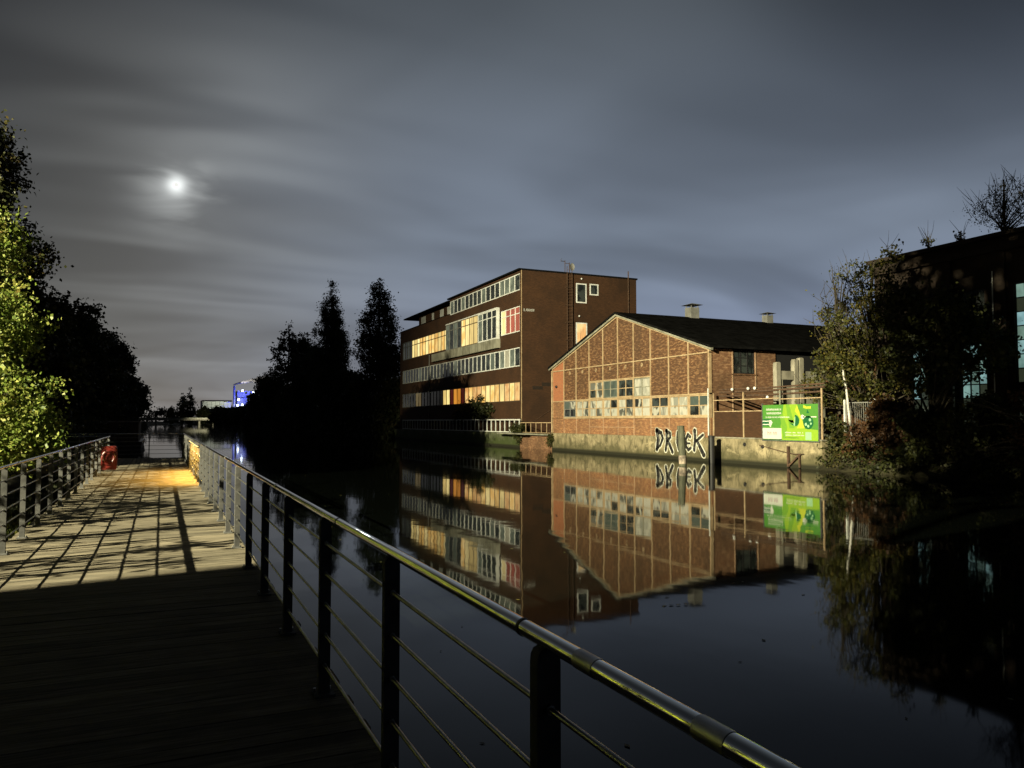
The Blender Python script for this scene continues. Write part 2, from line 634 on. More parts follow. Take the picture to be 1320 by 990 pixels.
M['brick_mid'] = mat_brick('sooty_brick', (0.105, 0.046, 0.021), (0.060, 0.026, 0.013), (0.08, 0.050, 0.028), (0.26, 0.145, 0.068), 0.8, dirt=(0.055, 0.034, 0.02), dirt_amt=0.6)  # darker brown brick with pale speckles for the upper wall
M['brick_red'] = mat_brick('red_brick', (0.34, 0.12, 0.05), (0.26, 0.09, 0.04), (0.26, 0.16, 0.10))
M['brick_side'] = mat_brick('side_brick', (0.19, 0.088, 0.042), (0.12, 0.055, 0.028), (0.17, 0.11, 0.07), (0.40, 0.24, 0.13), 0.55, dirt=(0.07, 0.04, 0.022), dirt_amt=0.7)
M['brick_office'] = mat_brick('brown_brick', (0.064, 0.029, 0.0125), (0.042, 0.019, 0.0088), (0.036, 0.019, 0.009), dirt=(0.020, 0.011, 0.006), dirt_amt=0.6)
M['brick_dark'] = mat_brick('black_brick', (0.026, 0.016, 0.010), (0.018, 0.012, 0.008), (0.016, 0.012, 0.009), dirt=(0.012, 0.009, 0.006))
M['brick_new'] = mat_brick('patched_brick', (0.17, 0.085, 0.045), (0.15, 0.07, 0.035), (0.10, 0.06, 0.035))
M['frame'] = mat_noise('cream_paint', (0.27, 0.19, 0.105), (0.42, 0.315, 0.19), 2.5, 0.7, 0, 0.2, 0.003, spec=0.3)
M['frame_thin'] = mat_noise('dirty_cream_paint', (0.24, 0.15, 0.09), (0.42, 0.29, 0.18), 2.5, 0.7, spec=0.3)
M['lit_frame'] = mat_noise('brown_window_frame', (0.07, 0.05, 0.03), (0.13, 0.09, 0.055), 1.8, 0.6, 0, 0.05, 0.002)  # frames of lit windows darkened in colour to stand out against the glow
M['white'] = mat_noise('white_paint', (0.50, 0.51, 0.48), (0.74, 0.75, 0.71), 1.8, 0.55, 0, 0.05, 0.002)
M['offwhite'] = mat_noise('worn_white_paint', (0.34, 0.35, 0.32), (0.56, 0.57, 0.53), 1.8, 0.6, 0, 0.05, 0.002)
M['greyframe'] = mat_noise('grey_paint', (0.12, 0.12, 0.11), (0.2, 0.2, 0.185), 1.8, 0.6, 0, 0.05, 0.002)
M['black_roof'] = mat_noise('tarred_roof', (0.004, 0.004, 0.004), (0.009, 0.009, 0.009), 1.5, 1.0, 0, 0.4, 0.02, spec=0.0)
M['dark'] = mat_plain('dark_interior', (0.012, 0.012, 0.012), 0.9, spec=0.1)
M['blackpaint'] = mat_plain('black_paint', (0.012, 0.012, 0.013), 0.6)
M['rust'] = mat_noise('rusty_iron', (0.035, 0.020, 0.012), (0.10, 0.055, 0.030), 7.0, 0.85, 0.1, 0.5, 0.01)
M['quay'] = mat_concrete('quay_concrete', (0.25, 0.21, 0.125), (0.075, 0.066, 0.036), (0.055, 0.053, 0.025), 0.2, 1.4, 0.75)
M['quay_moss'] = mat_concrete('mossy_concrete', (0.12, 0.125, 0.08), (0.04, 0.042, 0.025), (0.045, 0.06, 0.018), 0.1, 2.4, 0.95)
M['concrete'] = mat_noise('pale_concrete', (0.13, 0.12, 0.09), (0.29, 0.27, 0.21), 1.7, 0.85, 0, 0.4, 0.02, (1, 1, 0.5), spec=0.2)
M['apron'] = mat_noise('weathered_apron', (0.12, 0.115, 0.085), (0.28, 0.275, 0.215), 0.9, 0.85, 0, 0.3, 0.02, (1, 1, 0.6), spec=0.2)
M['pane_dark'] = mat_pane('dark_glass', (0.012, 0.014, 0.014), (0.05, 0.06, 0.056))
M['pane_grey'] = mat_pane('curtained_glass', (0.10, 0.12, 0.11), (0.20, 0.235, 0.215), 0.9)
M['pane_pale'] = mat_pane('whitened_glass', (0.36, 0.355, 0.30), (0.012, 0.015, 0.015), 1.1, 0.15)  # pale panes with dark patches
M['pane_white'] = mat_pane('papered_glass', (0.40, 0.39, 0.33), (0.20, 0.205, 0.175), 1.2, 0.2)  # whitish panes, tone varied from pane to pane
M['pane_green'] = mat_pane('green_glass', (0.075, 0.095, 0.085), (0.05, 0.065, 0.06), 1.2, 0.1)
M['lit_cream'] = mat_lit('lit_cream_curtain', (1.0, 0.76, 0.27), 1.25, 0.50, 4.0)
M['lit_gold'] = mat_lit('lit_gold_curtain', (1.0, 0.56, 0.12), 1.15, 0.5, 5.0, (1.0, 0.70, 0.24))
M['lit_orange'] = mat_lit('lit_orange_curtain', (0.95, 0.38, 0.045), 0.85, 0.35, 4.0)
M['lit_red'] = mat_lit('lit_red_curtain', (0.62, 0.085, 0.032), 0.8, 0.6, 7.0)
M['lit_pink'] = mat_lit('lit_pink_curtain', (0.98, 0.48, 0.13), 1.0, 0.55, 5.0, (1.0, 0.66, 0.24))
M['lit_dim'] = mat_lit('dim_room', (0.30, 0.20, 0.055), 0.40, 0.7, 5.0)
M['lit_wine'] = mat_lit('wine_curtain', (0.10, 0.012, 0.006), 0.8, 0.6, 6.0)
M['lit_cyan'] = mat_lit('cold_lit_hall', (0.46, 0.78, 0.70), 0.50, 0.45, 1.4, (0.20, 0.36, 0.32))
M['lit_cyan_dim'] = mat_lit('dim_cold_hall', (0.09, 0.115, 0.075), 0.35, 0.6, 1.4)
M['red'] = mat_noise('red_plastic', (0.035, 0.004, 0.003), (0.10, 0.008, 0.005), 3.0, 0.35)


def set_col(name, c, rough=0.5): M[name] = mat_plain(name, c, rough)


set_col('print_green', (0.062, 0.205, 0.028)); set_col('print_lime', (0.205, 0.347, 0.022)); set_col('print_yellow', (0.384, 0.434, 0.031))
set_col('print_deep', (0.006, 0.093, 0.031)); set_col('print_white', (0.496, 0.521, 0.446)); set_col('print_mid', (0.130, 0.285, 0.025))
set_col('print_mint', (0.260, 0.465, 0.248)); set_col('print_pink', (0.341, 0.236, 0.236))
M['spray_black'] = mat_noise('spray_black', (0.012, 0.012, 0.013), (0.075, 0.070, 0.050), 5.0, 0.7, lo=0.52, hi=0.68, spec=0.2)
M['spray_white'] = mat_noise('spray_white', (0.22, 0.20, 0.13), (0.52, 0.52, 0.44), 4.0, 0.8, lo=0.36, hi=0.54, spec=0.2)
M['spray_grey'] = mat_noise('spray_grey', (0.05, 0.05, 0.05), (0.11, 0.115, 0.11), 5.0, 0.8)

LEAF = {
    'hedge': mat_leaf('hedge_leaves', [(0.2, (0.30, 0.34, 0.014)), (0.6, (0.42, 0.48, 0.022)), (0.9, (0.50, 0.50, 0.03))], 0.5, 0.75),  # colour and translucency raised so the hedge streaks the handrail
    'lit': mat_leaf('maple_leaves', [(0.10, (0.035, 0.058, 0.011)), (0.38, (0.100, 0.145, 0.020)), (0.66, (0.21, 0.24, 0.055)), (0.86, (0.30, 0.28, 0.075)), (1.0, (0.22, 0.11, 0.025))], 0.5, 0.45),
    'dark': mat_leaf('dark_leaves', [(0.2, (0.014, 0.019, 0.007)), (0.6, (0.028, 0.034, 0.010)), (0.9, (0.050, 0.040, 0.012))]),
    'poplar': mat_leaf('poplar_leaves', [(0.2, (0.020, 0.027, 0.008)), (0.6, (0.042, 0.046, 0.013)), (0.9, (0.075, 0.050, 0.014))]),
    'right': mat_leaf('yellowing_leaves', [(0.15, (0.028, 0.034, 0.009)), (0.55, (0.070, 0.072, 0.016)), (0.9, (0.13, 0.10, 0.020))]),
    'russet': mat_leaf('russet_leaves', [(0.2, (0.035, 0.020, 0.010)), (0.6, (0.075, 0.034, 0.014)), (0.9, (0.11, 0.065, 0.020))]),
    'shrub': mat_leaf('shrub_leaves', [(0.2, (0.020, 0.026, 0.008)), (0.6, (0.050, 0.055, 0.014)), (0.9, (0.075, 0.060, 0.018))]),
}

# ------------------------------------------------------------------ ground and water
w = MB()
w.add([(-1200, -400, 0), (1500, -400, 0), (1500, 4500, 0), (-1200, 4500, 0)], [(0, 1, 2, 3)])
struct(w.build('water', M['water']))['label'] = 'still dark canal water mirroring the far bank'


def bank(name, prof_fn, ys, m):
    b = MB()
    vs, fs = [], []
    n = None
    for y in ys:
        p = prof_fn(y)
        n = len(p)
        vs += [(x, y, z) for x, z in p]
    for j in range(len(ys) - 1):
        for i in range(n - 1):
            fs.append((j * n + i, j * n + i + 1, (j + 1) * n + i + 1, (j + 1) * n + i))
    b.add(vs, fs, True)
    return struct(b.build(name, m))


YS = [-400, -120, -40, 0, 10, 20, 28, 33, 38] + list(range(42, 300, 7)) + list(range(300, 660, 20)) + [900, 1500, 4500]


def left_prof(y):
    e = -5.6 + 0.5 * math.sin(y * 0.21) + 0.3 * math.sin(y * 0.67)
    if y > 640: e = 40.0
    return [(-1200, 2.2), (-60, 1.6), (e - 9, 1.3 + 0.2 * math.sin(y * .3)), (e - 3, 1.1 + 0.15 * math.sin(y * .7)), (e - 1.2, 0.55), (e, 0.02), (e + 0.6, -0.6)]


bank('left_bank', left_prof, YS, M['earth'])


def right_prof(y):
    if y < 32.2:
        e = 33.3 + 0.3 * math.sin(y * 0.9)
        return [(e - 0.7, -0.6), (e, 0.05), (e + 0.5, 0.45), (e + 1.2, 1.1), (e + 2.5, 1.45), (60, 1.5), (1500, 2.0)]
    if y < 119.2:
        return [(33.9, -0.6), (33.9, 0.05), (33.9, 0.5), (33.9, 1.1), (33.9, 1.44), (60, 1.46), (1500, 2.0)]
    e = 33.8 + 0.6 * math.sin(y * 0.21) + 0.3 * math.sin(y * 0.57)
    if y > 620: e = 20
    return [(e - 0.6, -0.6), (e, 0.02), (e + 1.2, 0.55), (e + 3, 1.1), (e + 9, 1.4), (90, 1.6), (1500, 2.0)]


YR = [-400, -100, -40] + list(range(-20, 32, 2)) + [32.19, 32.21, 60, 119.1, 119.3] + list(range(125, 300, 7)) + list(range(300, 660, 20)) + [900, 1500, 4500]
bank('right_bank', right_prof, YR, M['earth'])

# ------------------------------------------------------------------ boardwalk
DZ = 1.04
XL, XR = -1.78, 0.93
bw = empty('boardwalk', (0, 0, DZ), 'weathered timber boardwalk running along the canal towards the far bend', 'boardwalk')
pm = MB()
pm.box(-1.92, 1.06, -0.066, 0.066, -0.04, 0.0)
plank_me = pm.mesh('plank', M['wood'])
N_PL = 250
for i in range(N_PL):
    y = -1.2 + 0.1375 * i
    if y > 33.0: break
    o = link('plank', plank_me, bw)
    o.location = (random.uniform(-.012, .012), y, DZ + random.uniform(-.003, .0015))
    o.rotation_euler = (random.uniform(-.012, .012), 0, random.uniform(-.0012, .0012))
pm = MB()
pm.box(-0.072, 0.072, 33.12, 39.0, -0.04, 0.0)
board_me = pm.mesh('platform_board', M['wood'])
x = -4.7
while x < 1.05:
    o = link('platform_board', board_me, bw)
    o.location = (x, 0, DZ + random.uniform(-.003, .001))
    x += 0.16
b = MB()
for xx in (-1.86, -0.9, 0.1, 0.98):
    b.box(xx - 0.05, xx + 0.05, -1.2, 33.0, DZ - 0.26, DZ - 0.045)
for yy in (33.2, 35, 37, 38.9):
    b.box(-4.75, 1.02, yy - .05, yy + .05, DZ - 0.26, DZ - 0.045)
b.build('joist', M['joist'], bw)
b = MB()
for yy in np.arange(0.5, 39, 4.0):
    for xx in (-1.7, 0.82):
        b.tube([(xx, yy, -0.8), (xx, yy, DZ - 0.26)], 0.13, 8)
b.build('pile', M['joist'], bw)

RAILH = [0.183 * k for k in range(1, 6)]


def post_mesh(ax):
    """flat steel post with rounded shoulders; broad face across the run of the railing"""
    p = MB()
    hw, th = 0.034, 0.022
    prof = [(-hw, 0), (hw, 0), (hw, 1.03), (hw * 0.93, 1.05), (hw * 0.72, 1.064), (hw * 0.4, 1.069), (-hw * 0.4, 1.069), (-hw * 0.72, 1.064), (-hw * 0.93, 1.05), (-hw, 1.03)]
    if ax == 'y':
        p.prism([(u, -th, v) for u, v in prof], (0, 2 * th, 0))
        p.box(-0.06, 0.06, -0.065, 0.065, 0.0, 0.014)
    else:
        p.prism([(-th, u, v) for u, v in prof], (2 * th, 0, 0))
        p.box(-0.065, 0.065, -0.06, 0.06, 0.0, 0.014)
    return p.mesh('post', M['galv'])


def bolt_mesh(ax):
    p = MB()
    for h in RAILH:
        if ax == 'y':
            p.tube([(0, -0.034, h), (0, 0.034, h)], 0.013, 8)
        else:
            p.tube([(-0.034, 0, h), (0.034, 0, h)], 0.013, 8)
    for u in (-.045, .045):
        c = (u, 0.05, 0.014) if ax == 'y' else (0.05, u, 0.014)
        p.tube([c, (c[0], c[1], 0.03)], 0.009, 6)
    return p.mesh('bolt', M['satin'])  # one part of kind stuff: too small to pick apart


POST = {a: post_mesh(a) for a in 'yx'}
BOLT = {a: bolt_mesh(a) for a in 'yx'}


def railing(name, a, b_, label, step=1.5, first=0.0, collars=()):
    """railing along the straight line a-b (axis aligned)"""
    a, b_ = Vector(a), Vector(b_)
    ax = 'y' if abs(b_.y - a.y) > abs(b_.x - a.x) else 'x'
    d = (b_ - a).normalized()
    L = (b_ - a).length
    root = empty(name, a, label, 'railing', 'railings along the boardwalk')
    t = first
    while t <= L + 0.01:
        q = link('post', POST[ax], root)
        q.location = a + d * t
        s = link('bolt', BOLT[ax], q)
        s.matrix_parent_inverse = Matrix.Identity(4)
        s['kind'] = 'stuff'
        t += step
    for h in RAILH:
        r_ = MB()
        n = max(2, int(L / 1.5))
        r_.tube([a + d * (L * k / n) + Vector((0, 0, h)) for k in range(n + 1)], 0.0085, 8)
        r_.build('rail', M['wire'], root)
    # handrail tube in lengths with sleeves between
    cuts = [0.0] + sorted(collars) + [L]
    for k in range(len(cuts) - 1):
        hr = MB()
        g0 = 0.0 if k == 0 else 0.035
        hr.tube([a + d * (cuts[k] + g0) + Vector((0, 0, 1.088)), a + d * (cuts[k + 1] - (0.035 if k < len(cuts) - 2 else 0)) + Vector((0, 0, 1.088))], 0.023, 24)
        hr.build('handrail', M['steel'], root)
    for c in cuts[1:-1]:
        s = MB()
        s.tube([a + d * (c - 0.045) + Vector((0, 0, 1.088)), a + d * (c + 0.045) + Vector((0, 0, 1.088))], 0.0242, 24)
        s.build('sleeve', M['satin'], root)
    return root


rail_r = railing('railing', (XR, -1.15, DZ), (XR, 39.0, DZ), 'long steel railing on the water side of the boardwalk, its handrail streaked yellow', 1.5, 0.0, (2.31, 2.77, 8.2, 14.1, 20.1, 26.1, 32.1))
b = MB()
for t_ in (3.13, 5.6):
    b = MB()
    b.tube([(XR, -1.15 + t_ - 0.006, DZ + 1.088), (XR, -1.15 + t_ + 0.006, DZ + 1.088)], 0.0252, 24)
    b.build('joint_ring', M['blackpaint'], rail_r)
rail_l = railing('railing', (XL, 0.4, DZ), (XL, 33.0, DZ), 'steel railing on the land side of the boardwalk below the lit tree', 1.5, 0.6, (6, 12, 18, 24, 30))
rail_e = railing('railing', (-4.7, 39.0, DZ), (XR, 39.0, DZ), 'short steel railing closing the far end of the boardwalk', 1.4, 0.0, (2.0, 4.0))
rail_b = railing('railing', (-4.7, 33.0, DZ), (XL, 33.0, DZ), 'short steel railing of the side branch towards the left bank', 1.4, 0.1, (1.5,))

# lamp set under the right handrail near the far end: the golden pool on the deck
lm = MB()
lm.box(XR - 0.07, XR - 0.03, 22.1, 28.7, DZ + 1.0, DZ + 1.05)
M['lamp_gold'] = mat_plain('lamp_lens', (0.8, 0.6, 0.3), 0.4, 0, (1.0, 0.62, 0.16), 6.0)
lamp = lm.build('rail_lamp', M['galv'], rail_r)
lm = MB()
lm.box(XR - 0.066, XR - 0.034, 22.13, 28.67, DZ + 0.990, DZ + 0.997)
lens = lm.build('lens', M['lamp_gold'], lamp)
gl = bpy.data.lights.new('rail_lamp_light', 'AREA')
gl.energy = 520
gl.color = (1.0, 0.58, 0.13)
gl.shape = 'RECTANGLE'
gl.size, gl.size_y = 0.04, 6.6
glo = bpy.data.objects.new('rail_lamp_light', gl)
COL.objects.link(glo)
glo.location = (XR - 0.10, 25.4, DZ + 0.975)
glo.rotation_euler = (0, R(10), 0)
gl.spread = R(156)

# red lifebuoy cabinet on the left railing
lb = empty('lifebuoy_cabinet', (XL + 0.16, 29.0, DZ), 'red lifebuoy cabinet on the left railing near the end of the boardwalk', 'lifebuoy cabinet')
b = MB()
cxx, cyy = XL + 0.20, 29.0
prof = [(-0.22, 0.06), (0.22, 0.06), (0.25, 0.12), (0.25, 0.76), (0.21, 0.84), (-0.21, 0.84), (-0.25, 0.76), (-0.25, 0.12)]
b.prism([(cxx + u, cyy - 0.09, DZ + v) for u, v in prof], (0, 0.18, 0))
b.build('shell', M['red'], lb)
b = MB()
ring = []
nR = 24
vs, fs = [], []
for i in range(nR):
    t = 2 * math.pi * i / nR
    for k in range(8):
        p = 2 * math.pi * k / 8
        rr = 0.175 + 0.045 * math.cos(p)
        vs.append((cxx + rr * math.cos(t), cyy - 0.10 + 0.035 * math.sin(p), DZ + 0.46 + rr * 1.2 * math.sin(t)))
for i in range(nR):
    for k in range(8):
        fs.append((i * 8 + k, ((i + 1) % nR) * 8 + k, ((i + 1) % nR) * 8 + (k + 1) % 8, i * 8 + (k + 1) % 8))
b.add(vs, fs, True)
b.build('lifebuoy', M['red'], lb)
b = MB()
b.box(cxx - 0.05, cxx + 0.05, cyy - 0.112, cyy - 0.0925, DZ + 0.40, DZ + 0.64)
b.build('latch_plate', M['red'], lb)
b = MB()
for hh in (0.25, 0.75):
    b.box(XL - 0.02, cxx - 0.2, cyy + 0.03, cyy + 0.06, DZ + hh, DZ + hh + 0.04)
b.build('bracket', M['galv'], lb)


# ------------------------------------------------------------------ trees
def np_mesh(name, verts, quads, m):
    me = bpy.data.meshes.new(name)
    nv, nf = len(verts), len(quads)
    me.vertices.add(nv)
    me.vertices.foreach_set('co', verts.astype(np.float32).ravel())
    k = quads.shape[1]
    me.loops.add(nf * k)
    me.loops.foreach_set('vertex_index', quads.astype(np.int32).ravel())
    me.polygons.add(nf)
    me.polygons.foreach_set('loop_start', np.arange(0, nf * k, k, dtype=np.int32))
    me.polygons.foreach_set('loop_total', np.full(nf, k, dtype=np.int32))
    me.materials.append(m)
    me.update()
    me.validate()
    return me


def leaves(points, size, rng, droop=0.0):
    n = len(points)
    a = rng.normal(size=(n, 3))
    a[:, 2] -= droop
    a /= np.linalg.norm(a, axis=1)[:, None]
    t = rng.normal(size=(n, 3))
    b = np.cross(a, t)
    b /= np.linalg.norm(b, axis=1)[:, None] + 1e-9
    c = np.cross(a, b)
    s = size * rng.uniform(0.6, 1.35, n)[:, None]
    v = np.empty((n, 4, 3))
    v[:, 0] = points
    v[:, 1] = points + a * s * 0.55 + b * s * 0.42 + c * s * 0.12
    v[:, 2] = points + a * s * 1.1
    v[:, 3] = points + a * s * 0.5 - b * s * 0.42 + c * s * 0.08
    return v.reshape(-1, 3), np.arange(n * 4).reshape(n, 4)


def lobe_points(lobes, n, rng, sig, per):
    """clusters of leaves on and inside ellipsoid lobes (x,y,z,rx,ry,rz)"""
    lb_ = np.array([l[:6] for l in lobes], float)
    wts = (lb_[:, 3] * lb_[:, 4] + lb_[:, 4] * lb_[:, 5] + lb_[:, 3] * lb_[:, 5])
    wts /= wts.sum()
    nc = max(8, n // per)
    idx = rng.choice(len(lb_), nc, p=wts)
    d = rng.normal(size=(nc, 3))
    d /= np.linalg.norm(d, axis=1)[:, None]
    rad = 1.0 - 0.55 * rng.random(nc) ** 1.7
    rad *= rng.uniform(0.85, 1.15, nc)
    cen = lb_[idx, :3] + d * rad[:, None] * lb_[idx, 3:6]
    pick = rng.integers(0, nc, n)
    csig = sig * rng.uniform(0.5, 1.3, nc)
    p = cen[pick] + rng.normal(size=(n, 3)) * csig[pick][:, None] * np.array([1, 1, 0.75])
    return p, cen


def tree(name, base, h, lobes, n, leaf, mat, label, group, cat='tree', trunk_r=0.25, sig=0.45, per=28, branches=14, bark='bark', seed=0, lean=(0, 0), droop=0.3, twigs=0, zmin=0.25):
    rng = np.random.default_rng(1000 + seed)
    bx, by, bz = base
    root = empty(name, base, label, cat, group)
    p, cen = lobe_points(lobes, n, rng, sig, per)
    p = p[p[:, 2] > zmin]
    v, q = leaves(p, leaf, rng, droop)
    link('crown', np_mesh('crown', v, q, LEAF[mat]), root)
    t = MB()
    top = Vector((bx + lean[0], by + lean[1], bz + h * 0.86))
    pts, rs = [], []
    for i in range(7):
        f = i / 6
        pts.append(Vector((bx, by, bz - 0.3)).lerp(top, f) + Vector((rng.normal() * 0.12, rng.normal() * 0.12, 0)) * (f * (1.2 if trunk_r > 0.045 else 0.4)))
        rs.append(trunk_r * (1.25 - f) + 0.03 if i else trunk_r * 1.5)
    t.tube(pts, rs, 8)
    pick = rng.choice(len(cen), min(branches, len(cen)), replace=False)
    for k in pick:
        c = Vector(cen[k])
        f = max(0.15, min(0.9, (c.z - bz) / h - 0.22))
        s = pts[0].lerp(top, f)
        r0 = trunk_r * (1.0 - f) * 0.5 + 0.02
        mid = s.lerp(c, 0.5) + Vector((0, 0, (c - s).length * 0.10))
        t.tube([s, mid, c], [r0, r0 * 0.6, 0.012], 5, False)
    for k in range(twigs):
        c = Vector(cen[rng.integers(0, len(cen))])
        e = c + Vector((rng.normal() * .4, rng.normal() * .4, rng.uniform(.4, 1.3)))
        t.tube([c, c.lerp(e, .5) + Vector((rng.normal() * .06, 0, 0)), e], [0.018, 0.012, 0.005], 4, False)
    t.build('trunk', M[bark], root)
    return root


def round_lobes(x, y, z0, z1, r, k, rng, squash=1.0):
    out = []
    for i in range(k):
        f = (i + 0.5) / k
        z = z0 + (z1 - z0) * f
        prof = math.sin(math.pi * (0.12 + 0.80 * f)) ** 0.7
        for j in range(3):
            a = rng.uniform(0, 6.28)
            rr = r * prof
            lr = rr * rng.uniform(0.42, 0.62)
            out.append((x + math.cos(a) * (rr - lr), y + math.sin(a) * (rr - lr) * squash, z + rng.normal() * 0.3, lr, lr, lr * rng.uniform(0.7, 1.0)))
    return out


def spire_lobes(x, y, z0, z1, r, k, rng):
    out = []
    for i in range(k):
        f = i / (k - 1)
        z = z0 + (z1 - z0) * f
        prof = min(1.0, (1 - f) * 1.9) ** 0.8 * (0.55 + 0.45 * min(1, f * 4)) + 0.06
        for j in range(3):
            a = rng.uniform(0, 6.28)
            rr = r * prof
            lr = rr * rng.uniform(0.35, 0.6)
            out.append((x + math.cos(a) * (rr - lr), y + math.sin(a) * (rr - lr), z + rng.normal() * 0.4, lr, lr, (z1 - z0) / k * rng.uniform(0.9, 1.5)))
    return out


rg = np.random.default_rng(5)
# the lit maple on the left bank
lit = [(-5.7, 32.6, 3.0, 2.4, 2.0, 1.7), (-7.6, 34.6, 4.6, 2.8, 2.2, 2.2), (-10.2, 37, 4.5, 2.8, 2.2, 2.8), (-6.5, 33.6, 6.4, 2.3, 1.8, 1.8), (-8.6, 36, 8.0, 2.8, 2.2, 2.0), (-6.8, 34.4, 9.2, 2.0, 1.7, 1.4), (-11, 38, 8.5, 3, 2.2, 2.6), (-5.4, 32.3, 1.9, 1.9, 1.5, 0.9)]
tree('maple_tree', (-9.0, 37.0, 1.1), 10.5, lit, 100000, 0.135, 'lit', 'maple at the left edge with bright yellow-green leaves lit from the side', 'trees on the left bank', trunk_r=0.3, sig=0.26, per=40, branches=40, seed=1)
up = [(-11.2, 47, 12.0, 4.6, 3.6, 3.0), (-10.6, 47, 15.4, 3.7, 3.2, 2.2), (-8.9, 46.5, 11.0, 3.2, 3.0, 1.9), (-10.2, 47, 17.2, 2.8, 2.6, 1.3), (-13, 47, 15, 4, 3.4, 3.2), (-9.2, 43.2, 13.6, 2.4, 2.2, 1.9), (-11, 44, 8, 4, 3, 3)]
tree('maple_tree', (-11.0, 47.0, 1.1), 19.0, up, 90000, 0.18, 'poplar', 'taller dim maple rising behind the bright maple at the left edge', 'trees on the left bank', trunk_r=0.32, sig=0.36, per=45, branches=34, seed=2)

left_trees = [  # x, y, height, radius, label
    (-9.0, 56, 12.0, 3.4, 'dark leafy tree next behind the bright maple on the left bank'),
    (-10.0, 76, 14.2, 4.6, 'broad dark tree with feathery top in the middle of the left row'),
    (-9.5, 100, 17.0, 5.6, 'tallest dark round tree of the left bank row'),
    (-9.0, 128, 18.4, 5.2, 'dark tree with lumpy crown beyond the tallest round tree on the left'),
    (-8.5, 160, 17.0, 5.0, 'dark tree near the water at the far part of the left row'),
    (-8.0, 205, 14.5, 5.5, 'low dark tree at the end of the left bank row by the bridge'),
]
for i, (x, y, h, r_, lab) in enumerate(left_trees):
    lobes = round_lobes(x, y, 1.9, h - r_ * 0.28, r_, 7, rg)
    tree('broadleaf_tree', (x, y, 1.1), h, lobes, 30000, 0.24 + y * 0.0010, 'dark', lab, 'trees on the left bank', trunk_r=0.3, sig=0.5, per=26, branches=16, seed=20 + i)

# unseen trees, placed and shaped for the shade they throw
tree('lime_tree', (-14.4, 5.7, 1.2), 23, [(-14.4, 9.0, 16.6, 2.0, 2.4, 2.4), (-14.0, 10.2, 19.6, 2.0, 2.4, 2.6), (-14.6, 7.6, 18.6, 2.4, 2.4, 3.2), (-14.2, 10.9, 17.0, 1.5, 1.6, 1.9), (-14.2, 9.9, 22.2, 2.0, 2.6, 2.0), (-14.2, 11.5, 19.6, 1.4, 1.3, 1.8)], 7300, 0.36, 'dark',
     'tall lime tree beside the apartment block on the left bank', 'trees on the left bank', trunk_r=0.3, sig=0.5, per=24, branches=10, seed=41, lean=(0.3, 1.6))  # added crown holds the floodlight off the right bank
tree('lime_tree', (-31, 24.2, 1.4), 23.5, [(-30, 23.6, 20.4, 2.0, 1.9, 1.5), (-30.2, 22.2, 20.9, 1.4, 1.3, 1.3), (-30, 25.4, 20.2, 1.7, 1.6, 1.5)], 4200, 0.34, 'dark',
     'slender high-crowned lime tree near the floodlight mast', 'trees on the left bank', trunk_r=0.2, sig=0.45, per=24, branches=8, seed=42)  # added crown keeps the floodlight off the taller maple
tree('young_maple', (-7.4, 17.4, 1.0), 6.2, [(-7.0, 16.0, 3.7, 0.9, 1.0, 1.0), (-7.0, 18.0, 3.9, 0.9, 1.2, 1.2), (-6.9, 14.2, 4.3, 0.8, 1.1, 0.6), (-7.0, 20.0, 4.6, 0.9, 1.4, 0.6), (-7.1, 12.6, 3.8, 0.7, 0.8, 0.5)], 2500, 0.16, 'lit',
     'young maple beside the left railing with a loose crown', 'trees on the left bank', trunk_r=0.07, sig=0.28, per=12, branches=30, seed=43)
for i, (yy, hh) in enumerate([(8.75, 4.4), (9.6, 5.0), (10.6, 4.2), (11.5, 5.2), (13.2, 4.8), (15.0, 4.6)]):  # unseen saplings added so their stems streak the deck with shadow
    tree('sapling', (-6.6 + 0.15 * (i % 3), yy, 0.9), hh, [(-6.5, yy + 0.05, hh - 0.4, 0.35, 0.3, 0.6), (-6.6, yy - 0.2, hh - 1.2, 0.3, 0.3, 0.5)], 130 + 30 * (i % 2), 0.13, 'lit',
         ['sapling nearest the camera in the row behind the left railing', 'second sapling from the near end behind the left railing', 'short third sapling from the near end behind the left railing', 'tallest sapling behind the left railing', 'second last sapling behind the left railing', 'last sapling behind the left railing by the young maple'][i],
         'saplings behind the left railing', trunk_r=0.035 + 0.012 * (i % 2), sig=0.16, per=8, branches=9, seed=430 + i, twigs=6)
tree('young_maple', (-7.9, 25.6, 1.0), 7.0, [(-7.0, 21.0, 5.2, 0.8, 1.6, 0.55), (-7.0, 24.0, 5.2, 0.8, 1.8, 0.5), (-7.0, 27.0, 5.1, 0.8, 1.6, 0.5), (-7.0, 24.4, 3.5, 0.5, 0.7, 0.4)], 2100, 0.2, 'lit',
     'bushy young maple beside the far half of the left railing', 'trees on the left bank', trunk_r=0.08, sig=0.3, per=16, branches=20, seed=44)  # added crown, shaped to shade the right side of the far deck
for i, (x, y) in enumerate([(-17, 50), (-28, 52), (-41, 55)]):  # unseen maples added to show as yellow in the handrail
    lobes = round_lobes(x, y, 2.2, 11.5, 5.6, 5, rg)
    tree('maple_tree', (x, y, 1.3), 13.5, lobes, 9000, 0.42, 'lit', ['yellow maple inland from the bright maple, nearest the water', 'yellow maple in the middle of the inland row', 'yellow maple at the inland end of the row'][i], 'trees on the left bank', trunk_r=0.3, sig=0.5, per=26, branches=12, seed=50 + i)

